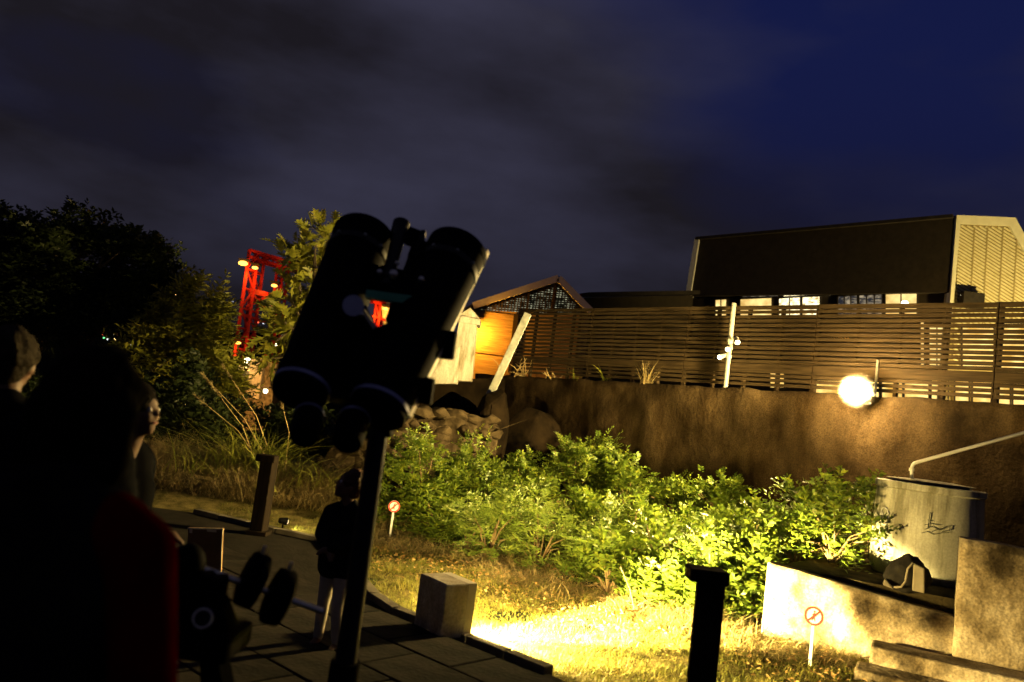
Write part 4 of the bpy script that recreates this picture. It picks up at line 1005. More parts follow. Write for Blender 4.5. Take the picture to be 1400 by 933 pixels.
def person(label, loc, yaw, h, arms, head_yaw=0, head_pitch=0, head_k=1.0, jacket='jacket_black', trousers='trousers_dark', hair='hair_dark', hair_len=0, legs=None, lean=(0, 0), bulk=1.0, voxel=.011, collar=True, sleeve=None):
    """local frame: facing +X, left +Y; arms = ((elbow, wrist) left, (elbow, wrist) right) at 1.75 m scale"""
    t = thing('person', label, 'person', loc, yaw)
    k = h / 1.75; M_ = Matrix.Translation(loc) @ Matrix.Rotation(yaw, 4, 'Z')
    def W(x, y, z):
        f_ = max(0, z - .9) / .85
        return M_ @ (Vector((x + lean[0] * f_, y + lean[1] * f_, z)) * k)
    legs = legs or (((.01, .10, .49), (-.02, .11, .09)), ((.01, -.10, .49), (-.02, -.11, .09)))
    body = MB(); jk = MB(); tr_ = MB(); slv = MB()
    hr = .105 * head_k
    hc = Vector((.02, 0, 1.50 + hr * 1.15)); Rh = Matrix.Rotation(head_yaw, 3, 'Z') @ Matrix.Rotation(-head_pitch, 3, 'Y')
    def HW(x, y, z):          # head-local, in head radii
        v = Rh @ (Vector((x, y, z)) * hr) + hc; return W(*v)
    def hs(c, r_, sq=(1, 1, 1)): body.sphere(HW(*c), r_ * hr * k, 18, 12, sq=sq, rot=M_.to_3x3() @ Rh)
    # skull, jaw, nose, ears, brow
    hs((-.08, 0, .18), 1.0, (.98, .80, .98)); hs((.22, 0, -.38), .72, (.9, .82, .95)); hs((.45, 0, -.85), .34, (.9, 1, .8))
    hs((.88, 0, -.22), .16, (1.2, .8, 1.0)); hs((.84, 0, -.02), .12, (.9, .8, 1.8)); hs((.62, .34, -.30), .24); hs((.62, -.34, -.30), .24)
    hs((.68, 0, .16), .26, (.7, 2.0, .6)); hs((-.02, .80, -.10), .21, (.8, .4, 1.2)); hs((-.02, -.80, -.10), .21, (.8, .4, 1.2))
    hs((.74, 0, -.58), .14, (.7, 1.7, .55))
    caps(body, [(HW(-.12, 0, -.45), .062 * k), (W(-.01, 0, 1.44), .064 * k), (W(-.01, 0, 1.30), .055 * k), (W(0, 0, 1.10), .055 * k), (W(0, 0, .97), .06 * k)])
    b = bulk
    for sy in (1, -1): caps(jk, [(W(-.01, .07 * sy, 1.40), .085 * k * b), (W(0, .085 * sy, 1.25), .118 * k * b), (W(0, .075 * sy, 1.08), .112 * k * b), (W(0, .08 * sy, .92), .125 * k * b), (W(0, .085 * sy, .84), .12 * k * b)])
    if collar: caps(jk, [(W(-.025, .03, 1.47), .068 * k), (W(-.025, -.03, 1.47), .068 * k)])
    for (el_, wr_), sy in zip(arms, (1, -1)):
        sh = (-.01, .185 * sy * (1 + (b - 1) * .5), 1.365)
        caps(slv if (sleeve and sy < 0) else jk, [(W(-.015, (.11 if sleeve and sy < 0 else .04) * sy, (1.41 if sleeve and sy < 0 else 1.46)), .062 * k), (W(-.01, .12 * sy, 1.405), .072 * k), (W(*sh), .064 * k * b), (W(*el_), .056 * k * b), (W(*wr_), .046 * k * b)])
        wv = Vector(wr_); ev = Vector(el_); d = (wv - ev).normalized(); sd = Vector((0, 0, 1)).cross(d)
        sd = Vector((0, 1, 0)) if sd.length < .3 else sd.normalized(); up_ = d.cross(sd)
        caps(body, [(W(*ev.lerp(wv, .7)), .034 * k), (W(*wv), .028 * k), (W(*(wv + d * .045)), .032 * k), (W(*(wv + d * .085)), .03 * k)])
        for fi in range(4):
            o_ = (fi - 1.5) * .019; L_ = (.066, .078, .072, .056)[fi]; p0 = wv + d * .085 + sd * o_
            caps(body, [(W(*p0), .0105 * k), (W(*(p0 + d * L_ * .5 - up_ * .008)), .0095 * k), (W(*(p0 + d * L_ * .85 - up_ * .03)), .0085 * k)])
        p0 = wv + d * .03 + sd * .028 * (-sy)
        caps(body, [(W(*p0), .013 * k), (W(*(p0 + d * .03 + sd * .022 * (-sy))), .011 * k), (W(*(p0 + d * .06 + sd * .028 * (-sy) - up_ * .01)), .0095 * k)])
    for (kn, an), sy in zip(legs, (1, -1)):
        hip = (0, .09 * sy, .92)
        caps(tr_, [(W(0, .03 * sy, .95), .12 * k), (W(*hip), .105 * k), (W(*kn), .068 * k), (W(an[0], an[1], an[2] + .03), .054 * k)])
        caps(body, [(W(*hip), .08 * k), (W(*kn), .05 * k), (W(*an), .038 * k), (W(an[0] + .10, an[1], .045), .034 * k)])
        sm = MB(); caps(sm, [(W(an[0] - .04, an[1], .045), .044 * k), (W(an[0] + .07, an[1], .042), .044 * k), (W(an[0] + .17, an[1], .034), .034 * k)])
        fuse(sm, 'shoe', 'shoe', t, .012)
    fuse(body, 'body', 'skin', t, voxel, 3)
    if slv.v: fuse(slv, 'sleeve', sleeve, t, .014, 5)['label'] = 'red right sleeve of the black jacket'
    fuse(jk, 'jacket', jacket, t, .014, 5); fuse(tr_, 'trousers', trousers, t, .014, 5)
    # hair: cap over skull with uneven edge
    hm = MB(); hm.sphere(HW(-.17, 0, .30), hr * k * 1.03, 24, 16, sq=(1.0, .87, .96), rot=M_.to_3x3() @ Rh)
    hm.sphere(HW(-.42, 0, -.10), hr * k * .78, 20, 12, sq=(.9, .95, .95), rot=M_.to_3x3() @ Rh)
    if hair_len:
        for q_ in np.linspace(-1, 1, 7): caps(hm, [(HW(-.5, q_ * .75, .1), hr * .3 * k), (HW(-.6 + .1 * abs(q_), q_ * .8, -.8 - hair_len), hr * .26 * k)])
    for i in range(70):
        th, ph = random.uniform(.5, 5.78), random.uniform(-.3, 1.5)
        p = (-.15 + 1.0 * math.cos(ph) * math.cos(th), .86 * math.cos(ph) * math.sin(th), .30 + .95 * math.sin(ph)); hm.sphere(HW(*p), hr * k * random.uniform(.10, .2), 8, 6)
    fuse(hm, 'hair', hair, t, .009, 1)
    for sy in (1, -1):
        MB().sphere(HW(.74, .33 * sy, -.02), hr * k * .13, 10, 8).build('eye', 'eye_white', t, smooth=True)
    MB().sphere(HW(.80, 0, -.60), hr * k * .13, 12, 8, sq=(.7, 1.9, .6), rot=M_.to_3x3() @ Rh).build('mouth', 'lip', t, smooth=True)
    return t
hang = lambda sy: ((-.03, .26 * sy, 1.12), (.05, .26 * sy, .86))
hold = lambda sy: ((.02, .25 * sy, 1.13), (.24, .10 * sy, 1.10))
# red jacketed adult in front, back to us, looking to the right
pA_ = P(88, 700, 1.55)
person('adult in a black jacket with a red sleeve, back turned beside the tripod mount', (pA_.x - .035, 1.55, .05), R(80), 1.63, (hang(1), ((-.02, -.275, 1.12), (.04, -.28, .86))), head_yaw=R(15), jacket='jacket_black', sleeve='jacket_red', hair='hair_dark', hair_len=.3, lean=(.0, -.06), bulk=1.12)
# profile face behind
pB_ = P(186, 575, 3.3)
person('adult in dark clothes seen in profile behind the red sleeved adult', (pB_.x - .02, 3.3, .05), R(-5), 1.55, (hang(1), hold(-1)), head_yaw=R(0), head_pitch=R(12), jacket='jersey_dark')
# head cut by the picture's left side
pC_ = P(12, 485, 2.9)
person('grey haired adult in a dark top standing apart near the dark trees', (pC_.x, 2.9, .05), R(100), 1.69, (hang(1), hang(-1)), jacket='jersey_dark', hair='hair_grey')
# child by the column
pD_ = G(452, 893, .05)
person('child in a dark jacket and pale trousers looking up beside the column', (pD_.x - .03, pD_.y, .05), R(248), 1.10, (((.03, .25, 1.14), (.22, .02, 1.05)), ((.03, -.25, 1.14), (.20, -.02, 1.02))), head_yaw=R(-50), head_pitch=R(22), head_k=1.32, trousers='trousers_grey', hair='hair_brown', bulk=1.18, voxel=.009,
       legs=(((.06, .09, .49), (.0, .10, .09)), ((.0, -.11, .49), (-.05, -.15, .09))), lean=(-.02, 0))

# ================================================================== VEGETATION
def shrub(name, label, base, h, r_, n, leaf, mname, nl=9, LL=.085, WW=.036, seed=0, tw=.26, group=None, upb=.35, droop=.3, drop_low=.1, cat='shrub', stems=12):
    base = Vector(base); t = thing(name, label, cat, base, group=group)
    u = norm(rng.normal(size=(n, 3))); u[:, 2] = np.abs(u[:, 2]) * 1.0
    rad = rng.uniform(.45, 1.0, n) ** .6
    # lumpy outline
    lump = np.array([1 + .55 * mnoise.noise(Vector((float(a[0]) * 1.7 + seed * 3.1, float(a[1]) * 1.7, float(a[2]) * 1.7 + seed))) for a in u])
    p = u * (rad * lump)[:, None] * np.array([r_, r_, h * .92]); p[:, 2] = np.maximum(p[:, 2], drop_low * h * rng.uniform(0, 1, n))
    keep = np.array([mnoise.noise(Vector((float(a[0]) * 3.4, float(a[1]) * 3.4, float(a[2]) * 3.4 + seed * 5))) for a in p]) > -.08
    p = p[keep]; u = u[keep]; org = p + np.array(base)
    d = norm(u * np.array([1, 1, .5]) + np.array([0, 0, upb]) + rng.normal(0, .35, p.shape))
    v, f = sprigs(org, d, rng.uniform(.6, 1.2, len(p)) * tw, nl, LL, WW, droop=droop)
    np_mesh('foliage', v, f, mname, t)
    sm = MB()
    for i in rng.choice(len(p), min(stems, len(p)), replace=False):
        e = Vector(org[i]); b0_ = base + Vector((rng.uniform(-.12, .12) * r_, rng.uniform(-.12, .12) * r_, -.02)); mid = b0_.lerp(e, .5) + Vector((0, 0, .12 * h))
        sm.tube([b0_, mid, e], [.013, .009, .004], 5)
    sm.build('stems', 'twig', t)
    return t
SH = [ # base px, top y, radius, material, n, label
 (570, 722, 600, .62, 'leaf_shrub', 'leafy green shrub standing right behind the far no walking sign'),
 (625, 722, 606, .60, 'leaf_shrub', 'rounded green shrub in front of the broken rubble wall end'),
 (690, 716, 622, .60, 'leaf_shrub', 'darker green shrub in the bed below the leaning post'),
 (775, 722, 588, .62, 'leaf_shrub', 'tall green shrub reaching up in front of the big boulder'),
 (850, 736, 622, .58, 'leaf_shrub', 'mid height shrub below the dry tuft on the wall'),
 (915, 750, 652, .60, 'leaf_shrub', 'shrub in the bed below the pale spotlight post'),
 (985, 770, 640, .62, 'leaf_shrub_b', 'yellow green shrub rising behind the near bollard'),
 (1050, 770, 650, .60, 'leaf_shrub_b', 'bright leafy shrub spreading behind the white end of the low wall'),
 (1105, 765, 662, .50, 'leaf_shrub_b', 'bright shrub reaching its branches towards the grey tank'),
 (1058, 812, 700, .40, 'leaf_shrub_b', 'glaringly lit shrub at the free end of the low wall'),
 (890, 776, 700, .40, 'leaf_shrub', 'low shrub with reddish dead twigs in the middle of the bed'),
 (720, 745, 655, .42, 'leaf_shrub', 'middling shrub between the two feathery plants'),
 (800, 765, 668, .42, 'leaf_shrub', 'middling shrub in front of the tall one by the boulder'),
 (860, 785, 690, .40, 'leaf_shrub', 'small dense shrub left of the red bracken'),
 (930, 783, 705, .40, 'leaf_shrub_b', 'small shrub right of the red bracken'),
 (968, 792, 712, .34, 'leaf_shrub_b', 'lit shrub seen beside the near bollard cap'),
 (1012, 790, 700, .42, 'leaf_shrub_b', 'dense shrub between the near bollard and the low wall end'),
 (600, 735, 668, .40, 'leaf_shrub', 'low shrub at the lawn edge near the far sign'),
]
for i, (bx, by, ty, r_, m_, lb) in enumerate(SH):
    b = G(bx, by); b.z = float(lawn_z(b.x, b.y)) - .02
    top = PL(bx, ty, (b.x, b.y), (b.x + 1, b.y)).z; h = max(.3, top - b.z - .05)
    shrub('leafy_shrub', lb, b, h, r_ * 1.15, int(1050 * (h * r_ / .7) + 260), None, m_, seed=i + 1, group='shrubs in the bed', LL=(.085, .065, .11, .075, .10)[i % 5], WW=(.036, .034, .04, .026, .05)[i % 5], nl=(9, 11, 8, 12, 7)[i % 5], upb=(.35, .6, .2)[i % 3], tw=(.26, .34, .22, .30)[i % 4], stems=22)
for i, (x_, y_, r_, h_, lb) in enumerate(((2.22, 7.98, .27, .72, 'glaring leafy shrub pressed against the free end of the low wall'), (1.78, 8.12, .27, .66, 'bright shrub next to the one at the low wall end'), (1.32, 8.38, .28, .60, 'bright low shrub halfway along the floodlit bed edge'), (2.40, 8.55, .34, .85, 'full bright shrub behind the free end of the low wall'), (1.9, 8.75, .34, .8, 'full bright shrub behind the near bollard top'), (2.75, 8.35, .30, .95, 'tall bright shrub over the soil shelf corner'))):
    shrub('leafy_shrub', lb, (x_, y_, float(lawn_z(x_, y_)) - .02), h_, r_, 430, None, 'leaf_shrub_b' if i % 2 == 0 else 'leaf_shrub', seed=90 + i, group='shrubs in the bed', LL=.075 + .012 * (i % 3), WW=.034 + .006 * (i % 2), upb=.55, tw=.3, stems=18)
FN = [(668, 765, 660, .42, 'pale feathery plant at the front of the bed'), (735, 775, 672, .44, 'feathery plant below the tall shrub at the bed edge'), (812, 790, 690, .42, 'feathery green plant over the dry grass edge of the bed'), (640, 752, 700, .34, 'small feathery plant nearest the floodlight box')]
for i, (bx, by, ty, r_, lb) in enumerate(FN):
    b = G(bx, by); b.z = float(lawn_z(b.x, b.y)) - .02; h = max(.3, PL(bx, ty, (b.x, b.y), (b.x + 1, b.y)).z - b.z)
    shrub('feathery_plant', lb, b, h, r_, 300, None, 'leaf_fern', nl=16, LL=.075, WW=.018, seed=30 + i, tw=.34, group='feathery plants in the bed', upb=.6, droop=.5, cat='plant')
# darker shrubs behind tank and low wall
for i, (x_, y_, z_, h, r_, lb) in enumerate((
    (*lw(.45, 1.15)[:2], .6, .95, .5, 'dark shrub between the bright bed and the grey tank'),
    (*lw(.7, 2.2)[:2], .6, .8, .5, 'dark shrub behind the grey tank against the wall'),
    (*lw(.1, 1.7)[:2], .3, 1.15, .5, 'dim shrub behind the bright leaves near the tank'))):
    shrub('dark_shrub', lb, (x_, y_, z_), h, r_, 420, None, 'leaf_shrub', seed=50 + i, group='shrubs behind the low wall')

# lawn grass, dead leaves, rough dry grass
def in_lawn(x, y): return x > path_edge(y) + .06
def scatter(n, x0, x1, y0, y1, cond):
    x = rng.uniform(x0, x1, n); y = rng.uniform(y0, y1, n); k = cond(x, y); return x[k], y[k]
side_low = lambda x, y: ((x - LA.x) * lback.x + (y - LA.y) * lback.y < -.01) | (x < LA.x - .05)
x, y = scatter(120000, -3.4, 4.2, 4.0, 11.5, lambda x, y: in_lawn(x, y) & side_low(x, y) & (rng.uniform(0, 1, len(x)) < np.clip(1.25 - (y - 5) * .11, .3, 1)))
z = lawn_z(x, y); n = len(x); tuft = np.array([mnoise.noise(Vector((float(a) * 2.5, float(b) * 2.5, 0))) for a, b in zip(x, y)])
d = norm(np.stack([rng.normal(0, .55, n), rng.normal(0, .55, n), np.ones(n)], -1))
Lg = rng.uniform(.025, .06, n) * (1 + .7 * np.clip(tuft, -.6, 1))
v, f = blades(np.stack([x, y, z - .004], -1), d, Lg, rng.uniform(.004, .008, n), rng.uniform(.1, .7, n), 2)
tag(np_mesh('lawn_grass', v, f, 'grass'), 'short yellow green grass of the lawn', 'grass', kind='stuff')
# taller tufts in the lawn
tx, ty = scatter(260, -1.5, 3.6, 5.0, 9.5, lambda x, y: in_lawn(x, y) & side_low(x, y)); m = 26
x = np.repeat(tx, m) + rng.normal(0, .035, len(tx) * m); y = np.repeat(ty, m) + rng.normal(0, .035, len(tx) * m); n = len(x)
d = norm(np.stack([rng.normal(0, .5, n), rng.normal(0, .5, n), np.ones(n)], -1))
v, f = blades(np.stack([x, y, lawn_z(x, y)], -1), d, rng.uniform(.05, .13, n), rng.uniform(.004, .008, n), rng.uniform(.2, 1.0, n), 3)
tag(np_mesh('lawn_tufts', v, f, 'grass'), 'scattered taller tufts standing out of the short lawn', 'grass', kind='stuff')
# dead leaves
x, y = scatter(3600, -1.2, 3.6, 5.8, 9.4, lambda x, y: in_lawn(x, y) & side_low(x, y) & (y + .62 * x > 7.3)); n = len(x)
d = norm(np.stack([rng.normal(size=n), rng.normal(size=n), rng.normal(0, .35, n)], -1)); nn_ = norm(np.stack([rng.normal(0, .5, n), rng.normal(0, .5, n), np.ones(n)], -1))
v, f = leaf_arrays(np.stack([x, y, lawn_z(x, y) + rng.uniform(.015, .05, n)], -1), d, nn_, rng.uniform(.025, .06, n), rng.uniform(.01, .028, n))
tag(np_mesh('leaf_litter', v, f, 'dead_leaf'), 'fallen dry leaves along the bed edge', 'dead leaves', kind='stuff')
# dry grass along the bed front
x, y = scatter(26000, -3.0, 3.2, 6.5, 11.0, lambda x, y: in_lawn(x, y) & side_low(x, y) & (np.abs(y + .80 * x - 8.9) < .55 + .3 * np.sin(x * 4)) & (x > -1.6)); n = len(x)
d = norm(np.stack([rng.normal(0, .8, n), rng.normal(0, .8, n), np.ones(n)], -1))
v, f = blades(np.stack([x, y, lawn_z(x, y)], -1), d, rng.uniform(.08, .28, n), rng.uniform(.004, .009, n), rng.uniform(.3, 1.2, n), 3)
tag(np_mesh('dry_grass', v, f, 'dry_grass'), 'straggling dry grass along the front of the bed', 'grass', kind='stuff')
# rough grass bank at the left
x, y = scatter(30000, -6.2, -1.0, 9.8, 13.0, lambda x, y: (y > 10.5 - .2 * x * 0) & (x < -1.0)); n = len(x)
d = norm(np.stack([rng.normal(0, .5, n), rng.normal(0, .5, n), np.ones(n)], -1)); th_ = np.array([mnoise.noise(Vector((float(a) * .9, float(b) * .9, 4))) for a, b in zip(x, y)])
v, f = blades(np.stack([x, y, lawn_z(x, y) * 1.0], -1), d, rng.uniform(.10, .42, n) * (1 + th_), rng.uniform(.006, .013, n), rng.uniform(.2, 1.1, n), 3)
tag(np_mesh('rough_grass', v, f, 'dry_grass'), 'rough knee high grass on the bank by the cane clump', 'grass', kind='stuff')

def clump(name, label, base, n, L0, L1, W0, spread, bend, mname, cat='plant', stalks=0, group=None):
    base = Vector(base); t = thing(name, label, cat, base, group=group)
    b = np.array(base) + np.stack([rng.normal(0, spread, n), rng.normal(0, spread, n), np.zeros(n)], -1)
    d = norm(np.stack([rng.normal(0, .42, n), rng.normal(0, .42, n), np.ones(n)], -1))
    v, f = blades(b, d, rng.uniform(L0, L1, n), rng.uniform(.6, 1.2, n) * W0, rng.uniform(*bend, n), 6)
    np_mesh('leaves', v, f, mname, t)
    return t
cb_ = P(350, 640, 11.6)
cl_ = clump('cane_grass', 'tall cane grass clump with pale seed plumes by the left bollard', (cb_.x, cb_.y, float(lawn_z(cb_.x, cb_.y))), 260, .45, 1.1, .022, .26, (.3, 1.0), 'cane', 'grass clump')
for (b_, tp_) in (((372, 640), (292, 528)), ((352, 640), (303, 545)), ((360, 640), (285, 556)), ((376, 640), (318, 520)), ((390, 640), (388, 562))):
    a, e = P(*b_, cb_.y), P(*tp_, cb_.y - .1); mid = a.lerp(e, .55) + Vector((.06, 0, .06))
    MB().tube([a, mid, e], [.008, .006, .004], 5).build('stalk', 'dry_twig', cl_)
    n = 70; dr = np.array((e - mid).normalized()); tt = rng.uniform(.0, .24, n)
    o_ = np.array(e) + dr * tt[:, None]; dd_ = norm(dr + rng.normal(0, .35, (n, 3)))
    v, f = leaf_arrays(o_, dd_, norm(rng.normal(size=(n, 3))), rng.uniform(.04, .10, n), rng.uniform(.006, .014, n)); np_mesh('plume', v, f, 'dry_grass', cl_)
for i, (px, py_, n) in enumerate(((300, 640, 120), (420, 645, 120))):
    b = P(px, py_, 11.2); b.z = float(lawn_z(b.x, b.y)); clump('grass_tuft', ('loose grass tuft left of the cane clump', 'loose grass tuft right of the cane clump')[i], b, n, .3, .75, .016, .28, (.3, 1.1), 'cane', 'grass clump')
# plants on the wall top
def wtop(px, py_=515): p = PL(px, py_, wl_pt(0, .06), wl_pt(1, .06)); p.z = 2.5; return p
clump('dry_tuft', 'spiky dry tuft on the wall in front of the fence', wtop(884, 520), 60, .25, .62, .012, .05, (-.1, .3), 'dry_grass', 'grass clump')
clump('strap_plant', 'single bent strap leaved plant on the wall top', wtop(826, 520), 7, .25, .48, .035, .02, (.2, 1.0), 'cane', 'plant')
clump('strap_plant', 'dim strap leaved plant among the creepers on the wall', wtop(790, 518), 10, .2, .42, .02, .05, (.2, 1.0), 'cane', 'plant')
def twiggy(label, base, n, h):
    t = thing('bare_twig_bush', label, 'shrub', base); mb = MB()
    for i in range(n):
        p = Vector(base) + Vector((rng.normal(0, .12), rng.normal(0, .05), 0)); pts = [p]; d = Vector((rng.normal(0, .9), rng.normal(0, .4), 1)).normalized()
        for k in range(5): d = (d + Vector(rng.normal(0, .45, 3)) * .7).normalized(); pts.append(pts[-1] + d * h / 4.5)
        mb.tube(pts, [.011, .01, .008, .007, .005, .003], 5)
    tag(mb.build('twigs', 'dry_twig', t), kind='stuff')
twiggy('pale bare twig bush at the foot of the leaning post', wtop(712, 516), 16, .42)
twiggy('low bare twigs sprawling along the wall top', wtop(755, 517), 10, .22)
b = G(905, 792); t = thing('dead_bracken', 'reddish dead bracken patch in front of the bed', 'plant', (b.x, b.y, .02)); n = 120
o_ = np.array([b.x, b.y, .02]) + np.stack([rng.normal(0, .12, n), rng.normal(0, .1, n), rng.uniform(0, .3, n)], -1)
v, f = sprigs(o_, norm(np.stack([rng.normal(0, .6, n), rng.normal(0, .6, n), np.ones(n)], -1)), np.full(n, .2), 8, .04, .012); np_mesh('fronds', v, f, 'dead_leaf', t)
for i, (px, py_, tx, ty) in enumerate(((868, 838, 848, 775), (832, 770, 806, 735))):
    a = G(px, py_); e = PL(tx, ty, (a.x, a.y), (a.x + 1, a.y)); tag(MB().tube([a, a.lerp(e, .5) + Vector((.02, 0, .01)), e], [.006, .005, .003], 6).build('dead_stick', 'bark'), ('thin dead stick leaning out of the bed by the bracken', 'thin dead stick inside the feathery plants')[i], 'stick')

# ---- trees
def tree(name, label, base, h, lobes, n, mname, LL, WW, nl=8, tw=.5, trunk_r=.14, seed=0, group=None):
    base = Vector(base); t = thing(name, label, 'tree', base, group=group); parts = []; org_all = []
    for (c, r3, w) in lobes:
        m = int(n * w); u = norm(rng.normal(size=(m, 3))); rad = rng.uniform(.25, 1, m) ** .45
        lump = np.array([1 + .45 * mnoise.noise(Vector((float(a[0]) * 2 + seed, float(a[1]) * 2, float(a[2]) * 2 + c[0]))) for a in u])
        p = np.array(c) + u * (rad * lump)[:, None] * np.array(r3)
        keep = np.array([mnoise.noise(Vector((float(a[0]) * 1.5, float(a[1]) * 1.5, float(a[2]) * 1.5 + seed))) for a in p]) > -.18
        p, u = p[keep], u[keep]
        d = norm(u + np.array([0, 0, .15]) + rng.normal(0, .4, p.shape)); parts.append(sprigs(p, d, rng.uniform(.6, 1.2, len(p)) * tw, nl, LL, WW, droop=.35)); org_all.append(p)
    v, f = join(parts); np_mesh('crown', v, f, mname, t)
    tk_ = MB(); top = Vector(lobes[0][0])
    tk_.tube([base - Vector((0, 0, .2)), base.lerp(top, .4) + Vector((.1, 0, 0)), base.lerp(top, .8), top], [trunk_r * 1.3, trunk_r, trunk_r * .7, trunk_r * .35], 9)
    tk_.build('trunk', 'bark', t, smooth=True)
    for (c, r3, w), ps in zip(lobes, org_all):
        lm = MB()
        for i in rng.choice(len(ps), min(7, len(ps)), replace=False):
            st_ = base.lerp(top, rng.uniform(.45, .85)); e = Vector(ps[i]); lm.tube([st_, st_.lerp(e, .5) + Vector((0, 0, .15)), e], [trunk_r * .35, trunk_r * .2, .012], 5)
        lm.build('limb', 'bark', t)
    return t
def LB_(px, py_, Y, rpx, rpy, w): c = P(px, py_, Y); k = Y / FPX; return ((c.x, c.y, c.z), (rpx * k, rpx * k * .9, rpy * k), w)
b = P(100, 640, 17); b.z = -.1
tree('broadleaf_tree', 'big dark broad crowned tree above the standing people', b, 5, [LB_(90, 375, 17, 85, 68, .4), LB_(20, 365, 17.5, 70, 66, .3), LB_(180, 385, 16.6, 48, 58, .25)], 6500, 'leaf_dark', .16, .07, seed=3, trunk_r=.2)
b = P(250, 640, 16); b.z = -.1
tree('broadleaf_tree', 'smaller dim green tree between the big tree and the red gantry', b, 3, [LB_(262, 450, 16, 45, 50, .35), LB_(275, 410, 15.8, 22, 26, .15), LB_(225, 500, 15.5, 55, 45, .3), LB_(292, 520, 15.8, 30, 34, .2)], 2300, 'leaf_bread', .20, .06, seed=5, trunk_r=.1, nl=7)
# dark hedge below the trees
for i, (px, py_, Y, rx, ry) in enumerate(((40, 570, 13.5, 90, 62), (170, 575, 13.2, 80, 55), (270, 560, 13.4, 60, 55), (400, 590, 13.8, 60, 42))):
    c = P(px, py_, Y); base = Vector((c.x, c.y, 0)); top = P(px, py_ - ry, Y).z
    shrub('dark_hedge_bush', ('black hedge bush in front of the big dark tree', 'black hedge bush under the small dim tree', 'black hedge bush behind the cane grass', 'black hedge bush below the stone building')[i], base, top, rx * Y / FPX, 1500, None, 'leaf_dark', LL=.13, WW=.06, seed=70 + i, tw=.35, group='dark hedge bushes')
# breadfruit tree with big lobed leaves
def lobed(pos, d, nrm_, L):
    d = norm(d); s = norm(np.cross(d, nrm_)); n_ = np.cross(s, d); L = L[:, None]
    # (midrib position, outline position along leaf, half width)
    prof = [(.0, .0, .012), (.10, .08, .06), (.18, .30, .30), (.24, .24, .09), (.34, .50, .36), (.42, .42, .10), (.52, .70, .34), (.60, .60, .09), (.68, .86, .24), (.78, .80, .07), (1.0, 1.03, .004)]
    rows = []; dn = np.array([0, 0, 1.])
    for tm, x_, w_ in prof:
        rows.append(pos + d * L * tm - dn * L * .25 * tm * tm)
        for sg in (1, -1): rows.append(pos + d * L * x_ + s * L * w_ * sg + n_ * L * (w_ * .3) - dn * L * .25 * x_ * x_)
    k = len(rows); v = np.stack(rows, 1).reshape(-1, 3); base = np.arange(len(pos))[:, None] * k; f = []
    for i in range(len(prof) - 1):
        m0, m1 = 3 * i, 3 * i + 3
        f += [[m0, m0 + 1, m1 + 1], [m0, m1 + 1, m1], [m0, m1 + 2, m0 + 2], [m0, m1, m1 + 2]]
    f = np.concatenate([base + np.array([q_]) for q_ in f], 0); return v, f
def bread_tree(label, base, top, spots, n, L):
    base = Vector(base); t = thing('breadfruit_tree', label, 'tree', base); parts = []
    tk_ = MB(); tk_.tube([base - Vector((0, 0, .2)), base.lerp(top, .5) + Vector((.1, 0, 0)), Vector(top)], [.13, .09, .03], 8); tk_.build('trunk', 'bark', t, smooth=True)
    lm = MB()
    for (c, r_) in spots:
        c = Vector(c); st_ = base.lerp(Vector(top), random.uniform(.45, .85)); lm.tube([st_, st_.lerp(c, .5) + Vector((0, 0, -.08)), c], [.04, .028, .014], 6)
        m = int(n * r_ / .45); p = np.array(c) + rng.normal(0, r_ * .42, (m, 3)); d = norm(p - np.array(c) + rng.normal(0, .12, (m, 3)) + np.array([0, -.05, .12]))
        parts.append(lobed(p, d, norm(np.array([0, -.35, 1.]) + rng.normal(0, .45, (m, 3))), rng.uniform(.7, 1.2, m) * L))
    lm.build('limbs', 'bark', t); v, f = join(parts); np_mesh('crown', v, f, 'leaf_bread', t); return t
BT = 14.0
bs = P(425, 640, BT); bs.z = 0
spots = [(P(px, py_, BT + dy), r_ * BT / FPX) for px, py_, dy, r_ in ((432, 330, .1, 30), (405, 352, 0, 32), (404, 372, .2, 24), (440, 370, .4, 36), (420, 395, .1, 28), (398, 410, -.1, 24), (395, 430, .2, 36), (388, 440, -.2, 22), (425, 440, .5, 36), (378, 466, 0, 28), (400, 480, .3, 36), (362, 492, .2, 18), (450, 320, .3, 26))]
bread_tree('breadfruit tree with big lobed yellow lit leaves beside the telescope', bs, P(430, 350, BT), spots, 30, .36)

# ================================================================== RED GANTRY AND STONE BUILDING
CD = 60.0
def CP(px, py_):
    return P(px, py_, CD * (1 + .22 * (px - 341) / 207))
cr_ = thing('gantry_crane', 'red lattice gantry crane lit orange beyond the trees', 'crane', (CP(330, 520).x, CD, float(hgt(np.array(-20.), np.array(CD)))))
def lattice(a0, a1, b0_, b1, w, n, nm, dy=1.6):
    mb = MB(); a0, a1, b0_, b1 = map(Vector, (a0, a1, b0_, b1))
    for oy in (0, dy):
        o_ = Vector((0, oy, 0)); mb.beam(a0 + o_, a1 + o_, w, w); mb.beam(b0_ + o_, b1 + o_, w, w)
        for i in range(n):
            t0, t1 = i / n, (i + 1) / n
            mb.beam((a0 if i % 2 else b0_).lerp(a1 if i % 2 else b1, t0) + o_, (b0_ if i % 2 else a0).lerp(b1 if i % 2 else a1, t1) + o_, w * .5, w * .5); mb.beam(a0.lerp(a1, t1) + o_, b0_.lerp(b1, t1) + o_, w * .55, w * .55)
    for i in range(n + 1): t0 = i / n; mb.beam(a0.lerp(a1, t0), a0.lerp(a1, t0) + Vector((0, dy, 0)), w * .5, w * .5); mb.beam(b0_.lerp(b1, t0), b0_.lerp(b1, t0) + Vector((0, dy, 0)), w * .5, w * .5)
    return mb.build(nm, 'crane_red', cr_)
lattice(CP(310, 560), CP(341, 342), CP(324, 563), CP(353, 345), .24, 8, 'leg')
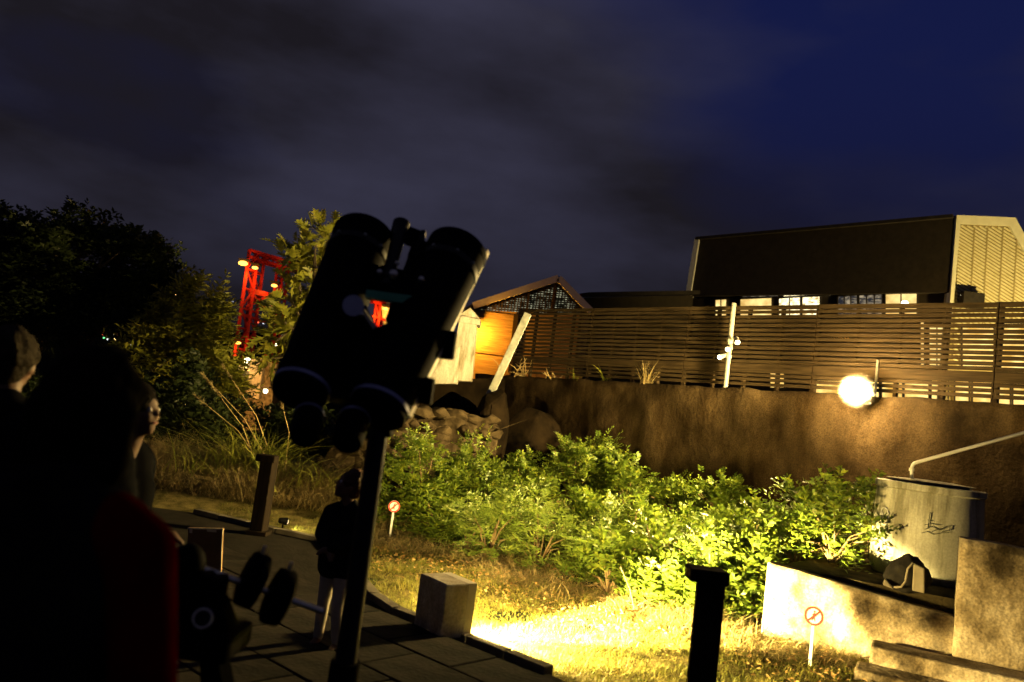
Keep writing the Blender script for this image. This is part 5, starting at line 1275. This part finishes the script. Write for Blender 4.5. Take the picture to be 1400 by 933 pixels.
lattice(CP(352, 570), CP(381, 353), CP(361, 571), CP(388, 355), .2, 8, 'leg')
lattice(CP(341, 342), CP(548, 402), CP(340, 351), CP(547, 411), .2, 10, 'top_girder')
lattice(CP(498, 560), CP(516, 394), CP(505, 560), CP(522, 396), .2, 8, 'leg')
lattice(CP(528, 560), CP(547, 403), CP(535, 562), CP(553, 405), .2, 8, 'leg')
for a, b, w in (((342, 396), (376, 405), .25), ((341, 399), (375, 408), .2), ((336, 420), (372, 402), .16), ((341, 398), (365, 425), .16), ((330, 430), (366, 442), .22), ((515, 447), (545, 452), .25), ((508, 432), (545, 444), .2)):
    MB().beam(CP(*a), CP(*b), w, w).build('brace', 'crane_red', cr_)
MB().beam(CP(527, 414), CP(533, 470), .75, .6, up=Vector((0, 1, 0))).build('pale_post', 'white_plaster', cr_)
MB().beam(CP(508, 411), CP(550, 422), .5, .45).build('lit_beam', 'crane_red', cr_)
MB().slab([CP(532, 438), CP(542, 440), CP(543, 429), CP(534, 427)], (0, -1, 0), .3).build('cabin', 'fascia_cream', cr_)
cl2 = []
for i, (px, py_, e_, lb) in enumerate(((337, 363, 3200, 'orange lamp high on the near leg of the red gantry'), (353, 369, 1600, 'orange lamp on the inner side of the near gantry leg'), (379, 393, 900, 'orange lamp on the slim gantry leg among the leaves'), (529, 424, 4200, 'orange lamp under the far end of the red gantry'), (330, 470, 2200, 'orange lamp at the foot of the red gantry'))):
    c = CP(px, py_) - Vector((0, .8, 0)); L_ = thing('gantry_lamp', lb, 'lamp', c, group='orange lamps on the gantry')
    MB().sphere(c, .30 if i < 1 else .2, 12, 8, sq=(1.2, .8, .6)).build('bulb', 'glow_sodium', L_, smooth=True)
    MB().box(c + Vector((0, .15, .28)), (.7, .6, .12)).build('hood', 'roof_dark', L_)
    MB().beam(c + Vector((0, .2, .28)), c + Vector((0, 1.0, .28)), .1, .1).build('arm', 'roof_dark', L_)
    lamp('gantry_light', 'POINT', c + Vector((0, -.7, -.6)), e_ * .05, (1, .42, .05), L_, shadow_soft_size=.2)
fp_ = Vector((CP(350, 520).x + 4, CD - 15, float(hgt(np.array(-20.), np.array(CD - 15.))) + .3))  # added light source in front of the gantry, for even light on it
gf_ = thing('added_gantry_flood', 'unseen ground floodlight added to light the red gantry evenly', 'lamp', fp_)
MB().box(fp_ + Vector((0, 0, .25)), (.7, .5, .5)).build('housing', 'black_paint', gf_, bevel=.03)  # housing of the added, unseen gantry light
MB().box(fp_ + Vector((0, .26, .25)), (.6, .02, .4)).build('glass', 'glow_sodium', gf_)  # glowing front of the added, unseen gantry light
lamp('gantry_fill_light', 'SPOT', fp_ + Vector((0, .35, .3)), 10500, (1, .5, .12), gf_, to=CP(400, 400), spot_size=R(100), spot_blend=.6, shadow_soft_size=.2)
SD = 52.0; S = lambda px, py_, d=0.: P(px, py_, SD + d)
sb_o = thing('stone_building', 'small lit stone building with arched opening below the red gantry', 'building', (S(342, 545).x, SD, -2.2))
pts = [S(308, 545), S(374, 552), S(378, 500), S(312, 492)]
pts[0].z = pts[1].z = -2.4
MB().slab(pts, (0, -1, 0), 5).build('wall', 'rubble', sb_o)
MB().slab([S(329, 532, -.06), S(341, 533, -.06), S(342.5, 508, -.06), S(336, 504, -.06), S(330.5, 507, -.06)], (0, -1, 0), .05).build('arched_opening', 'sign_black', sb_o)
MB().beam(S(326, 503, -.1), S(347, 506, -.1), .2, .25).build('lintel', 'white_plaster', sb_o)
MB().beam(S(347, 545, -.4), S(354, 490, -.4), .8, .6, up=Vector((0, 1, 0))).build('buttress', 'bark', sb_o)
MB().beam(S(308, 492, -.1), S(380, 501, -.1), .5, .3).build('coping', 'rubble', sb_o)
for i, (px, py_, e_, lb) in enumerate(((337, 494, 260, 'bright warm lamp above the arch of the stone building'), (381, 473, 300, 'bright lamp hanging among the breadfruit leaves'), (363, 535, 60, 'small lamp at the foot of the stone building'))):
    c = S(px, py_, -1.6); L_ = thing('building_lamp', lb, 'lamp', c)
    MB().sphere(c, (.24, .22, .14)[i], 12, 8).build('bulb', 'glow_spot', L_, smooth=True); MB().box(c + Vector((0, .5, .25)), (.4, 1.3, .1)).build('arm', 'roof_dark', L_)
    lamp('building_light', 'POINT', c + Vector((0, -.1, -.4)), e_, (1, .66, .2), L_, shadow_soft_size=.2)

# ================================================================== LIGHTS OF THE TOWN
TL = [(36, 443, 'w', 2.2), (30, 446, 'p', 1), (45, 446, 'p', 1), (52, 445, 'p', .9), (59, 446, 'w', .9), (41, 450, 'p', .8), (3, 412, 'p', .8), (9, 453, 'w', 1.2),
      (240, 405, 'w', 1.8), (246, 405, 'w', 1.6), (234, 405, 'w', 1.2), (232, 409, 'p', .9), (296, 409, 'w', 1.6), (301, 410, 'w', 1.6), (282, 411, 'p', 1), (318, 413, 'p', .8), (265, 437, 'w', 1.3), (268, 441, 'p', .9), (296, 446, 'p', 1.3), (312, 445, 'r', 1), (188, 446, 'r', .9), (234, 447, 'w', 1), (227, 447, 'r', .8), (140, 422, 'w', .9), (61, 412, 'p', .7), (80, 420, 'p', .6),
      (142, 464, 'g', 1.5), (147, 465, 'p', 1.2), (150, 463, 'r', 1.2), (156, 460, 'p', 1.3), (157, 465, 'w', 1.4), (160, 459, 'r', 1), (168, 472, 'p', 1.7), (178, 472, 'p', 1), (140, 458, 'r', 1), (131, 453, 'p', .9), (126, 461, 'p', 1), (163, 464, 'w', 1), (218, 499, 'p', 1), (228, 500, 'p', 1.7), (232, 503, 'w', 1), (236, 508, 'w', .9), (86, 473, 'p', .8),
      (228, 573, 'w', 1), (232, 572, 'w', 1.2), (243, 572, 'w', 1), (256, 569, 'w', 1.6), (260, 571, 'w', 1.3), (253, 554, 'w', 1.6), (280, 575, 'r', 1.4), (287, 568, 'r', 1.5), (277, 567, 'p', 1), (355, 464, 'w', 1), (360, 443, 'p', 1.3), (353, 442, 'r', 1), (390, 453, 'p', 1.2), (386, 459, 'p', 1), (390, 460, 'p', 1), (397, 443, 'w', 1.2), (388, 479, 'w', 1.1), (374, 513, 'p', 1), (375, 517, 'p', .9)]
tmesh = {}
names = {'w': ('town_warm', 'tiny warm light of the far town'), 'p': ('town_white', 'tiny white light of the far town'), 'r': ('town_red', 'tiny red light of the far town'), 'g': ('town_green', 'tiny green light of the far town')}
for px, py_, k, sz in TL:
    d = ray(px, py_); hit = None
    for Yd in np.linspace(60, 640, 240):
        p = CAM + d * (Yd / d.y)
        if p.z < hgt(np.array(p.x), np.array(p.y)) + 3.5: hit = p; break
    if hit is None: hit = CAM + d * (420 / d.y)
    if k not in tmesh:
        o = MB().sphere((0, 0, 0), 1, 10, 7).build('town_lamp', names[k][0], smooth=True); tmesh[k] = o.data
    else: o = bpy.data.objects.new('town_lamp', tmesh[k]); col.objects.link(o)
    o.location = hit; s = sz * .85 * (hit - CAM).length / FPX; o.scale = (s, s, s)
    tag(o, names[k][1], 'lamp', {'w': 'warm lights of the town', 'p': 'white lights of the town', 'r': 'red lights of the town', 'g': 'green lights of the town'}[k])
